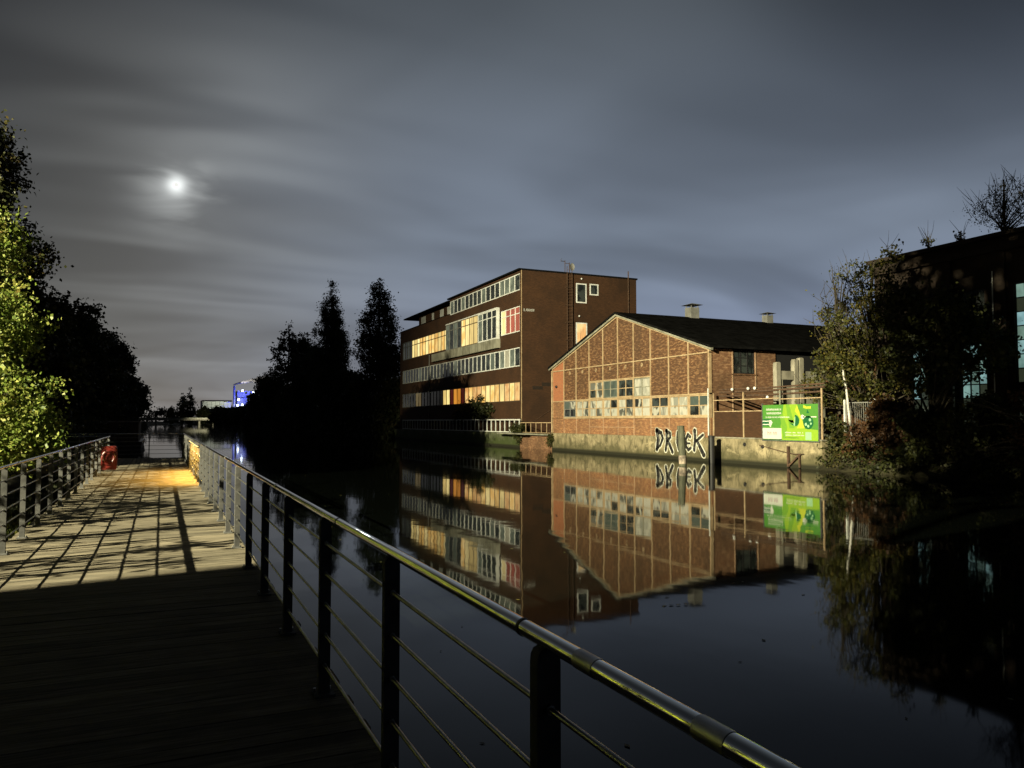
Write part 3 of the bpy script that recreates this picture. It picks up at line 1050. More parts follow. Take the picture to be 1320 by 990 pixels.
rng = np.random.default_rng(31)
hl = [(-7.6 + rng.normal() * .12, yy, 2.35, 0.40, 0.9, 0.95) for yy in np.arange(8.0, 31, 0.9)]
tree('hedge', (-7.6, 19.0, 1.0), 2.2, hl, 10000, 0.13, 'hedge', 'low yellow-green hedge on the left bank beside the boardwalk', 'trees on the left bank', 'hedge', 0.04, 0.16, 30, 40, seed=46)  # unseen hedge, placed and thinned for its reflection in the handrail
tree('plane_tree', (-4.4, -4.5, 1.0), 16, [(-3.5, -4, 9.5, 5, 4.5, 3), (-1.0, -2.0, 8.6, 4, 3.6, 2.2), (2.4, -3.0, 8.8, 3.8, 4, 2.4), (-6, -1.2, 9, 3.5, 2.6, 2.4), (-2, -6, 12.5, 4.5, 4, 3), (1.5, -7, 8, 4, 4, 3.5), (-3, -8, 7, 5, 3, 3), (-5.5, -5, 5.2, 2.5, 3.5, 2)], 34000, 0.42, 'dark',
     'big plane tree overhanging the near end of the boardwalk', 'trees on the left bank', trunk_r=0.4, sig=0.6, per=26, branches=24, seed=47)  # unseen canopy added to block sky light over the near deck
# right bank, beyond the office
POPS = [
    (37.0, 143.0, 30.2, 4.7, 'single tall poplar standing clear to the left of the office building'),
    (36.2, 184.0, 35.2, 4.4, 'tallest poplar of the close pair, on its right side'),
    (37.8, 199.0, 34.8, 4.8, 'poplar on the left side of the close pair'),
]
for i, (x, y, h, r_, lab) in enumerate(POPS):
    lobes = spire_lobes(x, y, 3.0, h - 1.2, r_, 15, rg)
    tree('poplar_tree', (x, y, 1.2), h, lobes, 42000, 0.30, 'poplar', lab, 'poplars on the right bank', trunk_r=0.4, sig=0.5, per=30, branches=30, seed=60 + i, droop=-0.6)
MIX = [
    (37.5, 158.0, 11.5, 5.0, 'round', 'low dark tree between the single poplar and the poplar pair'),
    (36.8, 128.0, 10.5, 4.6, 'round', 'dark bush close to the left end wall of the office'),
    (37.5, 172.0, 14.5, 4.5, 'round', 'dark tree against the right foot of the poplar pair'),
    (38.0, 232.0, 28.5, 8.0, 'cone', 'conical reddish-brown tree to the left of the poplar pair, its right half'),
    (37.5, 262.0, 33.2, 9.5, 'cone', 'broad conical tree at the left end of the tall trees'),
    (36.6, 214.0, 22.0, 6.0, 'round', 'dark tree filling the foot of the conical trees'),
    (36.5, 306.0, 20.5, 7.5, 'round', 'rounded dark tree stepping down left of the conical tree'),
    (36.5, 350.0, 11.0, 6.5, 'round', 'low dark tree in front of the blue factory tower'),
    (37.0, 400.0, 10.5, 8.0, 'round', 'low dark tree below the smoking chimney'),
    (36.0, 455.0, 10.8, 9.0, 'round', 'bushy tree in front of the pale factory hall'),
    (35.5, 520.0, 11.5, 9.0, 'round', 'lit bushy tree beside the right end of the bridge'),
    (29.0, 622.0, 13.0, 5.5, 'round', 'bushy tree just beyond the bridge in front of the factory hall end'),
    (36.5, 628.0, 14.0, 5.5, 'round', 'dark round tree beyond the bridge in front of the factory hall'),
]
for i, (x, y, h, r_, kd, lab) in enumerate(MIX):
    lobes = round_lobes(x, y, 1.6, h - r_ * 0.25, r_, 6, rg) if kd == 'round' else spire_lobes(x, y, 2.0, h - 1.0, r_, 12, rg)
    tree('broadleaf_tree' if kd == 'round' else 'conical_tree', (x, y, 1.2), h, lobes, 22000 if y < 320 else 9000, 0.42 + max(0, y - 150) * 0.0016, 'poplar' if kd == 'cone' else 'dark', lab, 'trees on the right bank', trunk_r=0.35, sig=0.6, per=24, branches=14, seed=80 + i)
# undergrowth along the right bank below the trees
rng = np.random.default_rng(77)
nU = 60000
py = 119.5 + rng.random(nU) ** 1.3 * 470
px = 33.2 + rng.random(nU) ** 0.7 * 5.0
pz = 0.25 + rng.random(nU) ** 1.2 * (2.4 + 2.6 * (0.5 + 0.5 * np.sin(py * 0.31)) + 1.5 * np.sin(py * 0.11) ** 2) * np.clip((px - 32.8) / 2.2, 0.25, 1)
v, q = leaves(np.stack([px, py, pz], 1), 0.55, rng, 0.2)
tag(link('undergrowth', np_mesh('undergrowth', v, q, LEAF['dark'])), 'dark undergrowth along the right bank below the poplars', 'undergrowth', kind='stuff')
nU = 22000
py = 42 + rng.random(nU) ** 1.3 * 300
px = -5.0 - rng.random(nU) ** 0.7 * 4.0
pz = 0.2 + rng.random(nU) ** 1.2 * (1.8 + 1.2 * np.sin(py * 0.31))
v, q = leaves(np.stack([px, py, pz], 1), 0.4, rng, 0.2)
tag(link('undergrowth', np_mesh('undergrowth', v, q, LEAF['dark'])), 'dark undergrowth at the water edge of the left bank', 'undergrowth', kind='stuff')

# ------------------------------------------------------------------ office building
OX, OY0, OY1 = 34.2, 73.45, 118.8
off = empty('office_building', (OX, OY0, 1.45), 'four storey brown brick office building with rows of white windows, some lit', 'building')
BAY = (117.45 - 73.85) / 8
YB = [73.85 + BAY * k for k in range(9)]
b = MB()   # front spandrels and end piers
for z0, z1 in ((0.9, 4.80), (6.90, 8.48), (10.52, 12.15)):
    b.box(OX, OX + 0.3, 73.85, 117.45, z0, z1)
b.box(OX, OX + 0.3, 73.85, 117.45, 14.90, 16.55)
b.box(OX, OX + 0.3, 73.85, 95.70, 18.36, 18.62)
b.box(OX, OX + 0.3, 117.45, OY1, 0.9, 16.70)
b.box(OX, OX + 0.3, 95.70, 117.45, 16.55, 16.70)
b.box(OX + 0.002, OX + 0.3, 73.453, 73.85, 0.9, 18.62)
b.build('wall', M['brick_office'], off)
b = MB()   # side wall, back and core
b.box(OX + 0.302, 48.5, OY0, OY0 + 0.3, 0.9, 18.62)
b.box(48.2, 48.5, OY0 + 0.302, OY1, 0.9, 16.7)
b.box(OX + 0.302, 48.198, OY1 - 0.3, OY1, 0.9, 16.7)
b.build('wall', M['brick_office'], off)
b = MB()
b.box(OX + 0.42, 48.1, 73.9, 95.6, 1.0, 18.5)
b.box(OX + 0.42, 48.1, 95.61, 118.3, 1.0, 16.6)
b.build('floor_core', M['dark'], off)
b = MB()
b.box(OX - 0.30, 48.65, OY0 - 0.06, 95.95, 18.622, 18.80)
b.box(OX - 0.05, 48.55, 95.96, OY1 + 0.06, 16.705, 16.80)
rf = b.build('roof', M['black_roof'], off)
b = MB()
b.box(OX + 1.0, 47.5, 95.96, 112.3, 16.802, 18.42)
pent = b.build('penthouse', M['brick_office'], off)
b = MB()
b.box(OX - 0.1, 48.0, 95.97, 116.8, 18.424, 18.60)
b.build('canopy', M['black_roof'], pent)
for y0, y1 in ((98.0, 99.4), (101.0, 102.4), (105.2, 106.0), (109.0, 111.0)):
    b = MB()
    b.box(OX + 0.95, OX + 0.998, y0, y1, 17.1, 18.2)
    q = b.build('window', M['offwhite'], pent)
b = MB()
b.box(OX - 0.012, OX + 0.06, OY0 - 0.012, OY0 + 0.05, 0.95, 18.6)
b.build('corner_strip', M['frame'], off)
b = MB()
b.tube([(OX - 0.06, 104.0, 1.5), (OX - 0.06, 104.0, 12.0)], 0.05, 8)
b.build('downpipe', M['greyframe'], off)


def office_window(y0, y1, z0, z1, npane, mats, frame='white', x=OX, transom=0.0, depth=0.10, fw=0.10):
    """white frame with upright panes; panes run from the right end (small y) to the left"""
    f = MB()
    xa, xb = x + 0.015, x + depth
    f.box(xa, xb, y0, y1, z0, z0 + fw)
    f.box(xa, xb, y0, y1, z1 - fw, z1)
    st = (y1 - y0) / npane
    for k in range(npane + 1):
        c = y0 + st * k
        ww = fw * (1.5 if k in (0, npane) else 0.9)
        a_, b_ = max(y0, c - ww / 2), min(y1, c + ww / 2)
        f.box(xa + 0.004, xb - 0.004, a_, b_, z0 + fw, z1 - fw)
    if transom:
        zt = z1 - transom
        f.box(xa + 0.008, xb - 0.008, y0 + 0.05, y1 - 0.05, zt - 0.05, zt + 0.05)
    wdw = f.build('window', M[frame], off)
    for k in range(npane):
        p = MB()
        p.box(x + 0.07, x + 0.095, y0 + st * k + fw * 0.3, y0 + st * (k + 1) - fw * 0.3, z0 + 0.06, z1 - 0.06)
        p.build('pane', M[mats[k % len(mats)]], wdw)
    return wdw


G, D, W = 'pane_grey', 'pane_dark', 'pane_white'
# top row
T4 = (95.65 - 73.85) / 4
for k, ms in enumerate(([D, G, G, G], [D, D, D, G], [D, D, D, D], [G, D, D, G])):
    office_window(73.85 + T4 * k, 73.85 + T4 * (k + 1) - 0.02, 16.57, 18.34, 4, ms)
# third row with lit rooms and the projecting bay
office_window(73.85, 78.85, 12.17, 14.88, 4, ['lit_red', 'lit_red', 'lit_red', 'lit_cream'], transom=0.75)
BX = OX - 0.45
b = MB()
b.box(BX + 0.10, OX - 0.002, 79.25, 96.4, 15.30, 15.42)
b.box(BX + 0.12, OX - 0.002, 79.2, 79.35, 11.9, 15.30)
b.build('bay_box', M['white'], off)
b = MB()
b.box(BX, OX - 0.003, 79.0, 101.9, 10.85, 11.88)
ap = b.build('balcony_apron', M['apron'], off)
b = MB()
for yy in np.arange(80.9, 101.5, 1.9):
    b.box(BX - 0.006, BX + 0.01, yy, yy + 0.03, 10.86, 11.87)
b.build('joint', M['dark'], ap)
office_window(79.36, 84.95, 11.92, 15.29, 4, [D, D, D, G], x=BX + 0.1, transom=0.85, fw=0.13)
office_window(84.97, 90.55, 11.92, 15.29, 4, ['lit_cream', 'lit_cream', 'lit_cream', 'lit_gold'], x=BX + 0.1, transom=0.85, frame='lit_frame', fw=0.08)
office_window(90.57, 96.3, 11.92, 15.29, 4, [D, G, D, G], x=BX + 0.1, transom=0.85, frame='greyframe')
office_window(96.42, 101.9, 12.17, 14.88, 4, ['lit_cream', 'lit_gold', 'lit_cream', 'lit_gold'], transom=0.75, frame='lit_frame', fw=0.08)
office_window(101.92, 107.4, 12.17, 14.88, 4, ['lit_gold', 'lit_gold', 'lit_cream', 'lit_gold'], transom=0.75, frame='lit_frame', fw=0.08)
office_window(107.42, 112.6, 12.17, 14.88, 4, ['lit_gold', 'lit_cream', 'lit_cream', 'lit_cream'], transom=0.75, frame='lit_frame', fw=0.08)
office_window(112.62, 117.45, 12.17, 14.88, 4, [D, G, D, G], transom=0.75, frame='greyframe')
# second row, dark
pat = [[D, G, W, G], [D, G, D, D], [D, D, D, D], [D, D, G, D], [D, D, D, D], [D, D, D, D], [D, G, D, D], [D, D, D, G]]
for k in range(8):
    office_window(YB[k], YB[k + 1] - 0.02, 8.5, 10.5, 4, pat[k], frame='white' if k < 3 else 'offwhite')
# first row, mostly lit
pat = [['lit_pink', 'lit_gold', 'lit_pink', 'lit_cream'], ['lit_gold', 'lit_gold', 'lit_cream', 'lit_gold'], ['lit_pink', 'lit_pink', 'lit_gold', 'lit_pink'],
       ['lit_wine', 'lit_orange', 'lit_orange', 'lit_wine'], ['lit_cream', 'lit_cream', D, D], [D, D, D, D], [D, 'lit_dim', 'lit_dim', D], [D, D, D, D]]
for k in range(8):
    office_window(YB[k], YB[k + 1] - 0.02, 4.82, 6.88, 4, pat[k], frame='lit_frame' if k < 5 else 'greyframe', fw=0.085)


# side wall details
def side_window(x0, x1, z0, z1, mt, fr='white'):
    y = OY0
    f = MB()
    f.box(x0, x1, y - 0.05, y - 0.003, z0, z0 + 0.13)
    f.box(x0, x1, y - 0.05, y - 0.003, z1 - 0.13, z1)
    f.box(x0, x0 + 0.14, y - 0.046, y - 0.003, z0 + .13, z1 - .13)
    f.box(x1 - 0.14, x1, y - 0.046, y - 0.003, z0 + .13, z1 - .13)
    o = f.build('window', M[fr], off)
    p = MB()
    p.box(x0 + 0.12, x1 - 0.12, y - 0.03, y - 0.006, z0 + 0.12, z1 - 0.12)
    p.build('pane', M[mt], o)
    return o


side_window(40.75, 42.05, 15.55, 17.7, 'pane_dark')
side_window(42.45, 43.55, 16.5, 17.75, 'pane_dark')
side_window(40.72, 42.1, 10.2, 13.4, 'lit_pink')
b = MB()
for xx in (39.5, 40.1):
    b.box(xx, xx + 0.05, OY0 - 0.28, OY0 - 0.23, 7.5, 19.4)
for zz in np.arange(7.8, 19.3, 0.35):
    b.box(39.552, 40.098, OY0 - 0.27, OY0 - 0.245, zz, zz + 0.03)
for zz in np.arange(9.5, 19, 1.9):
    b.box(39.4, 40.25, OY0 - 0.22, OY0 - 0.003, zz, zz + 0.05)
b.build('ladder', M['rust'], off)
b = MB()
b.tube([(47.4, OY0 - 0.08, 9.0), (47.4, OY0 - 0.08, 19.5)], 0.06, 8)
b.build('flue_pipe', M['rust'], off)
for xx, zz in ((41.4, 18.2), (41.1, 14.1), (42.5, 11.3)):
    b = MB()
    b.ball((xx, OY0 - 0.1, zz), 0.10, 8, 6)
    b.build('wall_lamp', M['white'], off)
b = MB()
b.box(35.5, 36.7, OY0 - 0.015, OY0 - 0.002, 6.05, 6.4)
b.box(36.6, 37.9, OY0 - 0.018, OY0 - 0.0021, 6.42, 6.8)
b.build('brick_patch', M['brick_dark'], off)
# small row of pale letters high on the side wall
b = MB()
xl = 34.48
for k, wch in enumerate((0.10, 0.06, 0.14, 0.14, 0.14, 0.14, 0.13)):
    y0, y1 = OY0 - 0.014, OY0 - 0.003
    if k == 1:
        b.box(xl, xl + 0.05, y0, y1, 14.28, 14.33)
    else:
        b.box(xl, xl + 0.035, y0, y1, 14.28, 14.56)
        b.box(xl + wch - 0.035, xl + wch, y0, y1, 14.28, 14.56)
        b.bar((xl + 0.03, OY0 - .0085, 14.40), (xl + wch - 0.03, OY0 - .0085, 14.46), 0.010, 0.04)
    xl += wch + 0.06
b.build('sign_letters', M['offwhite'], off)
# the low outside stair rail scar on the side wall
b = MB()
b.tube([(34.8, OY0 - 0.06, 2.2), (37.6, OY0 - 0.06, 3.9)], 0.02, 6)
b.build('stair_rail', M['rust'], off)
# vine on the front
# dish on the roof
an = empty('roof_antenna', (39.9, 74.0, 18.8), 'satellite dish and aerial on the flat roof of the brown office', 'antenna')
b = MB()
b.tube([(39.7, 74, 18.8), (39.7, 74, 20.2)], 0.035, 6)
b.tube([(40.25, 74, 18.8), (40.25, 74, 20.0)], 0.045, 6)
b.tube([(39.7, 74, 19.9), (40.25, 74, 19.9)], 0.03, 6)
b.build('mast', M['rust'], an)
b = MB()
vs, fs = [(40.45, 73.9, 19.5)], []
for k in range(14):
    t = 2 * math.pi * k / 14
    vs.append((40.45 + 0.30 * math.cos(t), 73.72, 19.5 + 0.42 * math.sin(t)))
fs = [(0, 1 + k, 1 + (k + 1) % 14) for k in range(14)]
b.add(vs, fs, True)
b.build('dish', M['greyframe'], an)
b = MB()
b.bar((39.2, 74, 20.1), (39.75, 74, 20.05), 0.03)
for k in range(4): b.bar((39.25 + .12 * k, 73.8, 20.1), (39.25 + .12 * k, 74.2, 20.1), 0.018)
b.tube([(39.25, 74, 20.1), (39.2, 74, 20.3), (39.35, 74, 20.4)], 0.02, 6)
b.build('aerial', M['rust'], an)

# ------------------------------------------------------------------ quays on the far bank
QX = 33.4
b = MB()
b.box(QX + 0.05, QX + 0.55, 72.3, 119.2, -0.8, 1.50)
qo = b.build('quay_wall', M['quay_moss'])
tag(qo, 'mossy dark concrete quay wall below the office terrace', 'quay wall')
b = MB()
b.box(QX + 0.5, OX + 0.01, 72.3, 119.2, 1.42, 1.505)
b.build('terrace_slab', M['paving'], qo)
b = MB()
b.box(QX + 0.10, QX + 0.55, 64.95, 72.28, -0.8, 1.42)
q2 = b.build('quay_wall', M['brick_side'])
tag(q2, 'low brick quay wall between the office and the gabled shed', 'quay wall')
b = MB()
b.box(QX, QX + 0.5, 32.25, 64.92, -0.8, 1.60)
qs = b.build('quay_wall', M['quay'])
tag(qs, 'pale stained concrete quay wall below the gabled shed, painted with graffiti', 'quay wall')
b = MB()
b.box(QX - 0.05, QX + 0.52, 32.2, 41.7, 1.602, 1.68)
b.build('coping', M['concrete'], qs)
b = MB()
b.box(QX - 0.9, QX + 0.06, 69.2, 76.0, 1.38, 1.50)
b.box(QX - 0.3, QX + 0.06, 65.2, 69.19, 1.36, 1.48)
ls = b.build('landing_stage', M['apron'])
tag(ls, 'pale slab of a landing stage projecting over the water at the office corner', 'landing stage')

# terrace balustrade: white uprights
tb = empty('balustrade', (QX + 0.2, 72.5, 1.5), 'long white balustrade on the terrace along the foot of the office', 'railing', 'railings on the far quay')
b = MB()
b.box(QX + 0.13, QX + 0.23, 72.5, 115.1, 2.80, 2.92)
b.box(QX + 0.13, QX + 0.23, 72.5, 115.1, 1.53, 1.62)
b.build('rail', M['white'], tb)
b = MB()
b.box(QX + 0.14, QX + 0.22, -0.07, 0.07, 1.622, 2.798)
bm_ = b.mesh('baluster', M['offwhite'])
for k in range(35):
    o = link('baluster', bm_, tb)
    o.location = (0, 72.62 + k * 1.245, 0)
tb2 = empty('balustrade', (QX + 0.2, 65.1, 1.5), 'short pale balustrade between the gabled shed and the office corner', 'railing', 'railings on the far quay')
b = MB()
b.box(QX + 0.15, QX + 0.20, 65.1, 72.3, 2.52, 2.60)
b.box(QX + 0.15, QX + 0.20, 65.1, 72.3, 1.55, 1.60)
b.build('rail', M['frame'], tb2)
b = MB()
b.box(QX + 0.155, QX + 0.195, -0.03, 0.03, 1.602, 2.518)
bm_ = b.mesh('baluster', M['frame'])
for k in range(7):
    o = link('baluster', bm_, tb2)
    o.location = (0, 65.2 + k * 1.17, 0)

# ------------------------------------------------------------------ gabled brick shed
SY0, SY1, SX1 = 41.9, 64.9, 62.0
EAVE, APEX, RY = 7.68, 11.30, 53.4
shed = empty('gabled_shed', (QX, SY0, 1.6), 'brick works shed with a framed gable, a band of windows and a black roof', 'building')
NB = 10
SB = (SY1 - SY0) / NB
YB = [SY0 + SB * k for k in range(NB + 1)]


def roof_z(y): return APEX - abs(y - RY) * (APEX - EAVE) / 11.5


def panel(y0, y1, z0, z1, m, top=None):
    p = MB()
    xa, xb = QX + 0.06, QX + 0.30
    if top is None:
        p.box(xa, xb, y0, y1, z0, z1)
    else:
        poly = [(xa, y0, z0), (xa, y1, z0)] + [(xa, yy, zz) for yy, zz in top]
        p.prism(poly, (xb - xa, 0, 0))
    return p.build('brick_panel', m, shed)


G_ = 0.004
for k in range(NB):
    y0, y1 = YB[k] + G_, YB[k + 1] - G_
    panel(y0, y1, 1.61, 2.94, M['brick_low'])
    upper = 3 <= k <= 6
    if k == 9:
        panel(y0, y1, 2.96, 4.50, M['brick_low'])
        panel(y0, y1, 4.52, 7.34, M['brick_red'])
    elif not upper:
        panel(y0, y1, 4.62, 7.34, M['brick_mid'])
    else:
        panel(y0, y1, 6.12, 7.34, M['brick_mid'])
    tops = [(y1, roof_z(y1) - 0.12)]
    if y0 < RY < y1: tops.append((RY, APEX - 0.12))
    tops.append((y0, roof_z(y0) - 0.12))
    panel(y0, y1, 7.36, 0, M['brick_red'] if k == 9 else M['brick_mid'], tops)
# frame
for k in range(NB + 1):
    yy = YB[k]
    zt = roof_z(yy) - 0.14
    ww = 0.043 if 0 < k < NB else 0.065
    yc_ = min(max(yy, SY0 + ww), SY1 - ww)
    p = MB()
    p.box(QX + 0.0, QX + 0.2, yc_ - ww, yc_ + ww, 3.05, zt)
    p.build('frame_post', M['frame'], shed)
    p = MB()
    p.box(QX + 0.03, QX + 0.2, yc_ - ww * .7, yc_ + ww * .7, 1.605, 2.93)
    p.build('frame_post', M['frame_thin'] if 0 < k < NB else M['frame'], shed)
p = MB(); p.box(QX - 0.015, QX + 0.2, SY0, SY1, 7.305, 7.39); p.build('beam', M['frame'], shed)
p = MB(); p.box(QX - 0.03, QX + 0.22, SY0, YB[9], 2.935, 3.06); p.build('sill', M['frame'], shed)
p = MB(); p.box(QX - 0.02, QX + 0.2, SY0, YB[9], 4.51, 4.61); p.build('beam', M['frame'], shed)
p = MB(); p.box(QX - 0.018, QX + 0.2, YB[3], YB[7], 6.03, 6.12); p.build('beam', M['frame'], shed)
p = MB(); p.box(QX + 0.01, QX + 0.2, YB[9], SY1, 4.47, 4.55); p.build('beam', M['frame'], shed)
for k in (2, 4, 5, 6):
    p = MB(); p.box(QX + 0.045, QX + 0.1, YB[k], YB[k + 1], 2.20, 2.245); p.build('beam', M['frame_thin'], shed)
# rafters and verge boards
for s_ in (-1, 1):
    ye = RY + s_ * 11.9
    ze = APEX - 11.9 * (APEX - EAVE) / 11.5
    p = MB()
    p.prism([(QX - 0.16, RY, APEX + 0.06), (QX - 0.16, ye, ze + 0.06), (QX - 0.16, ye, ze - 0.10), (QX - 0.16, RY, APEX - 0.10)], (0.20, 0, 0))
    p.build('verge_board', M['apron'], shed)
    p = MB()
    p.prism([(QX - 0.25, RY + s_ * 0.002, APEX + 0.22), (QX - 0.25, ye, ze + 0.22), (QX - 0.25, ye, ze + 0.065), (QX - 0.25, RY + s_ * .002, APEX + 0.065)], (SX1 - QX + 0.5, 0, 0))
    p.build('roof', M['black_roof'], shed)
    p = MB()
    p.prism([(QX - 0.02, RY, APEX - 0.11), (QX - 0.02, RY + s_ * 11.42, EAVE - 0.08), (QX - 0.02, RY + s_ * 11.42, EAVE - 0.19), (QX - 0.02, RY, APEX - 0.22)], (0.16, 0, 0))
    p.build('rafter', M['frame'], shed)


def shed_window(y0, y1, z0, z1, mats, fr='frame'):
    f = MB()
    xa, xb = QX + 0.02, QX + 0.10
    t = 0.075
    ym, zm = (y0 + y1) / 2, (z0 + z1) / 2
    f.box(xa, xb, y0, y1, z0, z0 + t); f.box(xa, xb, y0, y1, z1 - t, z1)
    for yy in (y0 + t / 2, ym, y1 - t / 2):
        f.box(xa + .003, xb - .003, yy - t / 2, yy + t / 2, z0 + t, z1 - t)
    f.box(xa + .006, xb - .006, y0 + t, y1 - t, zm - 0.03, zm + 0.03)
    wdw = f.build('window', M[fr], shed)
    for i, (a_, c_) in enumerate(((y0, ym), (ym, y1))):
        for j, (d_, e_) in enumerate(((z0, zm), (zm, z1))):
            p = MB()
            p.box(QX + 0.07, QX + 0.085, a_ + 0.045, c_ - 0.045, d_ + 0.04, e_ - 0.04)
            p.build('pane', M[mats[i * 2 + j]], wdw)


P_, V_ = 'pane_pale', 'pane_green'
# order per window: right-low, right-high, left-low, left-high (small y is right)
bot = [[P_, V_, D, V_], [W, W, P_, W], [P_, D, P_, D], [W, W, W, P_], [P_, D, P_, W], [P_, D, P_, W], [P_, W, W, P_], [P_, P_, W, P_], [D, P_, D, V_]]
for k, ms in enumerate(bot):
    shed_window(YB[k] + 0.06, YB[k + 1] - 0.06, 3.062, 4.498, ms, 'greyframe' if k == 8 else 'frame')
upm = [[W, W, W, W], [D, D, D, D], [V_, V_, V_, V_], [P_, P_, D, P_]]
for k, ms in enumerate(upm):
    shed_window(YB[3 + k] + 0.06, YB[4 + k] - 0.06, 4.622, 6.028, ms, 'apron' if k in (0, 2) else 'frame')
for k in range(3, 9):
    p = MB()
    yc_, zc_ = YB[k] + SB / 2, 7.02
    for t in range(10):
        a0, a1 = 2 * math.pi * t / 10, 2 * math.pi * (t + 1) / 10
        p.bar((QX + 0.03, yc_ + .09 * math.cos(a0), zc_ + .13 * math.sin(a0)), (QX + 0.03, yc_ + .09 * math.cos(a1), zc_ + .13 * math.sin(a1)), 0.05, 0.05, (1, 0, 0))
    p.build('wall_anchor', M['frame'], shed)
p = MB(); p.ball((QX - 0.02, 64.0, 5.9), 0.13, 8, 6); p.build('wall_lamp', M['blackpaint'], shed)
p = MB(); p.tube([(QX - 0.06, SY1 - 0.08, 1.65), (QX - 0.06, SY1 - 0.08, 7.4)], 0.06, 8); p.build('downpipe', M['frame'], shed)
p = MB(); p.tube([(QX - 0.06, SY0 + 0.06, 1.65), (QX - 0.06, SY0 + 0.06, 4.9)], 0.05, 8); p.build('downpipe', M['offwhite'], shed)
# side wall towards the camera
p = MB()
p.box(QX + 0.31, 35.45, SY0 + 0.02, SY0 + 0.3, 1.45, 7.60)
p.box(35.45, 37.30, SY0 + 0.02, SY0 + 0.3, 1.45, 5.95)
p.box(37.30, 39.2, SY0 + 0.02, SY0 + 0.3, 1.45, 7.60)
p.box(39.2, SX1, SY0 + 0.02, SY0 + 0.3, 1.45, 3.2)
p.box(44.0, SX1, SY0 + 0.02, SY0 + 0.3, 3.2, 7.60)
p.build('side_wall', M['brick_side'], shed)
p = MB(); p.box(39.2, 44.0, SY0 + 0.10, SY0 + 0.2, 3.2, 7.6); p.build('loading_door', M['blackpaint'], shed)
p = MB()
for xx in (35.5, 36.1, 36.7, 37.25): p.box(xx - 0.035, xx + 0.035, SY0 + 0.03, SY0 + 0.10, 5.95, 7.58)
for zz in (5.99, 6.5, 7.05, 7.55): p.box(35.52, 37.24, SY0 + 0.04, SY0 + 0.09, zz - 0.03, zz + 0.03)
wd = p.build('window', M['blackpaint'], shed)
for i in range(3):
    for j in range(3):
        p = MB(); p.box(35.54 + .6 * i, 36.06 + .6 * i - (0.04 if i == 2 else 0), SY0 + 0.06, SY0 + 0.075, (6.02, 6.53, 7.08)[j], (6.47, 7.02, 7.52)[j]); p.build('pane', M['pane_dark'], wd)
for xx in (35.38, 37.38):
    p = MB(); p.box(xx - 0.045, xx + 0.045, SY0 - 0.02, SY0 + 0.018, 1.6 if xx < 36 else 5.0, 7.5); p.build('pilaster_strip', M['frame_thin'], shed)
p = MB(); p.box(35.3, 37.5, SY0 - 0.04, SY0 + 0.019, 5.84, 5.93); p.build('sill', M['brick_mid'], shed)
p = MB(); p.box(QX + 0.31, SX1, SY1 - 0.3, SY1 - 0.02, 1.45, 7.6); p.box(SX1 - 0.3, SX1, SY0 + 0.31, SY1 - 0.31, 1.45, 7.6); p.build('rear_wall', M['brick_side'], shed)
p = MB(); p.box(QX + 0.36, QX + 0.4, SY0 + .4, SY1 - .4, 1.5, 7.3); p.build('inner_screen', M['dark'], shed)
for xx, s_ in ((40.85, 1.0), (49.1, 0.8)):
    p = MB()
    zb = 11.3
    p.box(xx - 0.42 * s_, xx + 0.42 * s_, RY - 0.42 * s_, RY + 0.42 * s_, zb, zb + 1.0 * s_)
    vent = p.build('roof_vent', M['greyframe'], shed)
    p = MB()
    for dx in (-.34, .34):
        for dy in (-.34, .34):
            p.box(xx + dx * s_ - .03, xx + dx * s_ + .03, RY + dy * s_ - .03, RY + dy * s_ + .03, zb + 1.0 * s_, zb + 1.22 * s_)
    c = zb + 1.22 * s_
    e = 0.68 * s_
    p.add([(xx - e, RY - e, c), (xx + e, RY - e, c), (xx + e, RY + e, c), (xx - e, RY + e, c), (xx, RY, c + 0.2 * s_)], [(0, 3, 2, 1), (0, 1, 4), (1, 2, 4), (2, 3, 4), (3, 0, 4)])
    p.build('cowl', M['greyframe'], vent)

# ------------------------------------------------------------------ graffiti letters on the quay wall
def ribbon(mb, pts, wds, x, thick):
    """flat sprayed stroke on the wall plane: pts in (u, z), u grows to the viewer's right (towards -y)"""
    pts = [Vector((p[0], p[1])) for p in pts]
    if not isinstance(wds, (list, tuple)): wds = [wds] * len(pts)
    L_, R_ = [], []
    for i, p in enumerate(pts):
        d = (pts[min(i + 1, len(pts) - 1)] - pts[max(i - 1, 0)]).normalized()
        n = Vector((-d.y, d.x))
        L_.append(p + n * wds[i] / 2); R_.append(p - n * wds[i] / 2)
    for i in range(len(pts) - 1):
        q = [L_[i], L_[i + 1], R_[i + 1], R_[i]]
        mb.prism([(x, GY - a.x, a.y) for a in q], (-thick, 0, 0))
    for p, w_ in zip(pts, wds):
        mb.prism([(x, GY - p.x - w_ / 2 * math.cos(t), p.y + w_ / 2 * math.sin(t)) for t in [2 * math.pi * k / 8 for k in range(8)]], (-thick * 1.01, 0, 0))


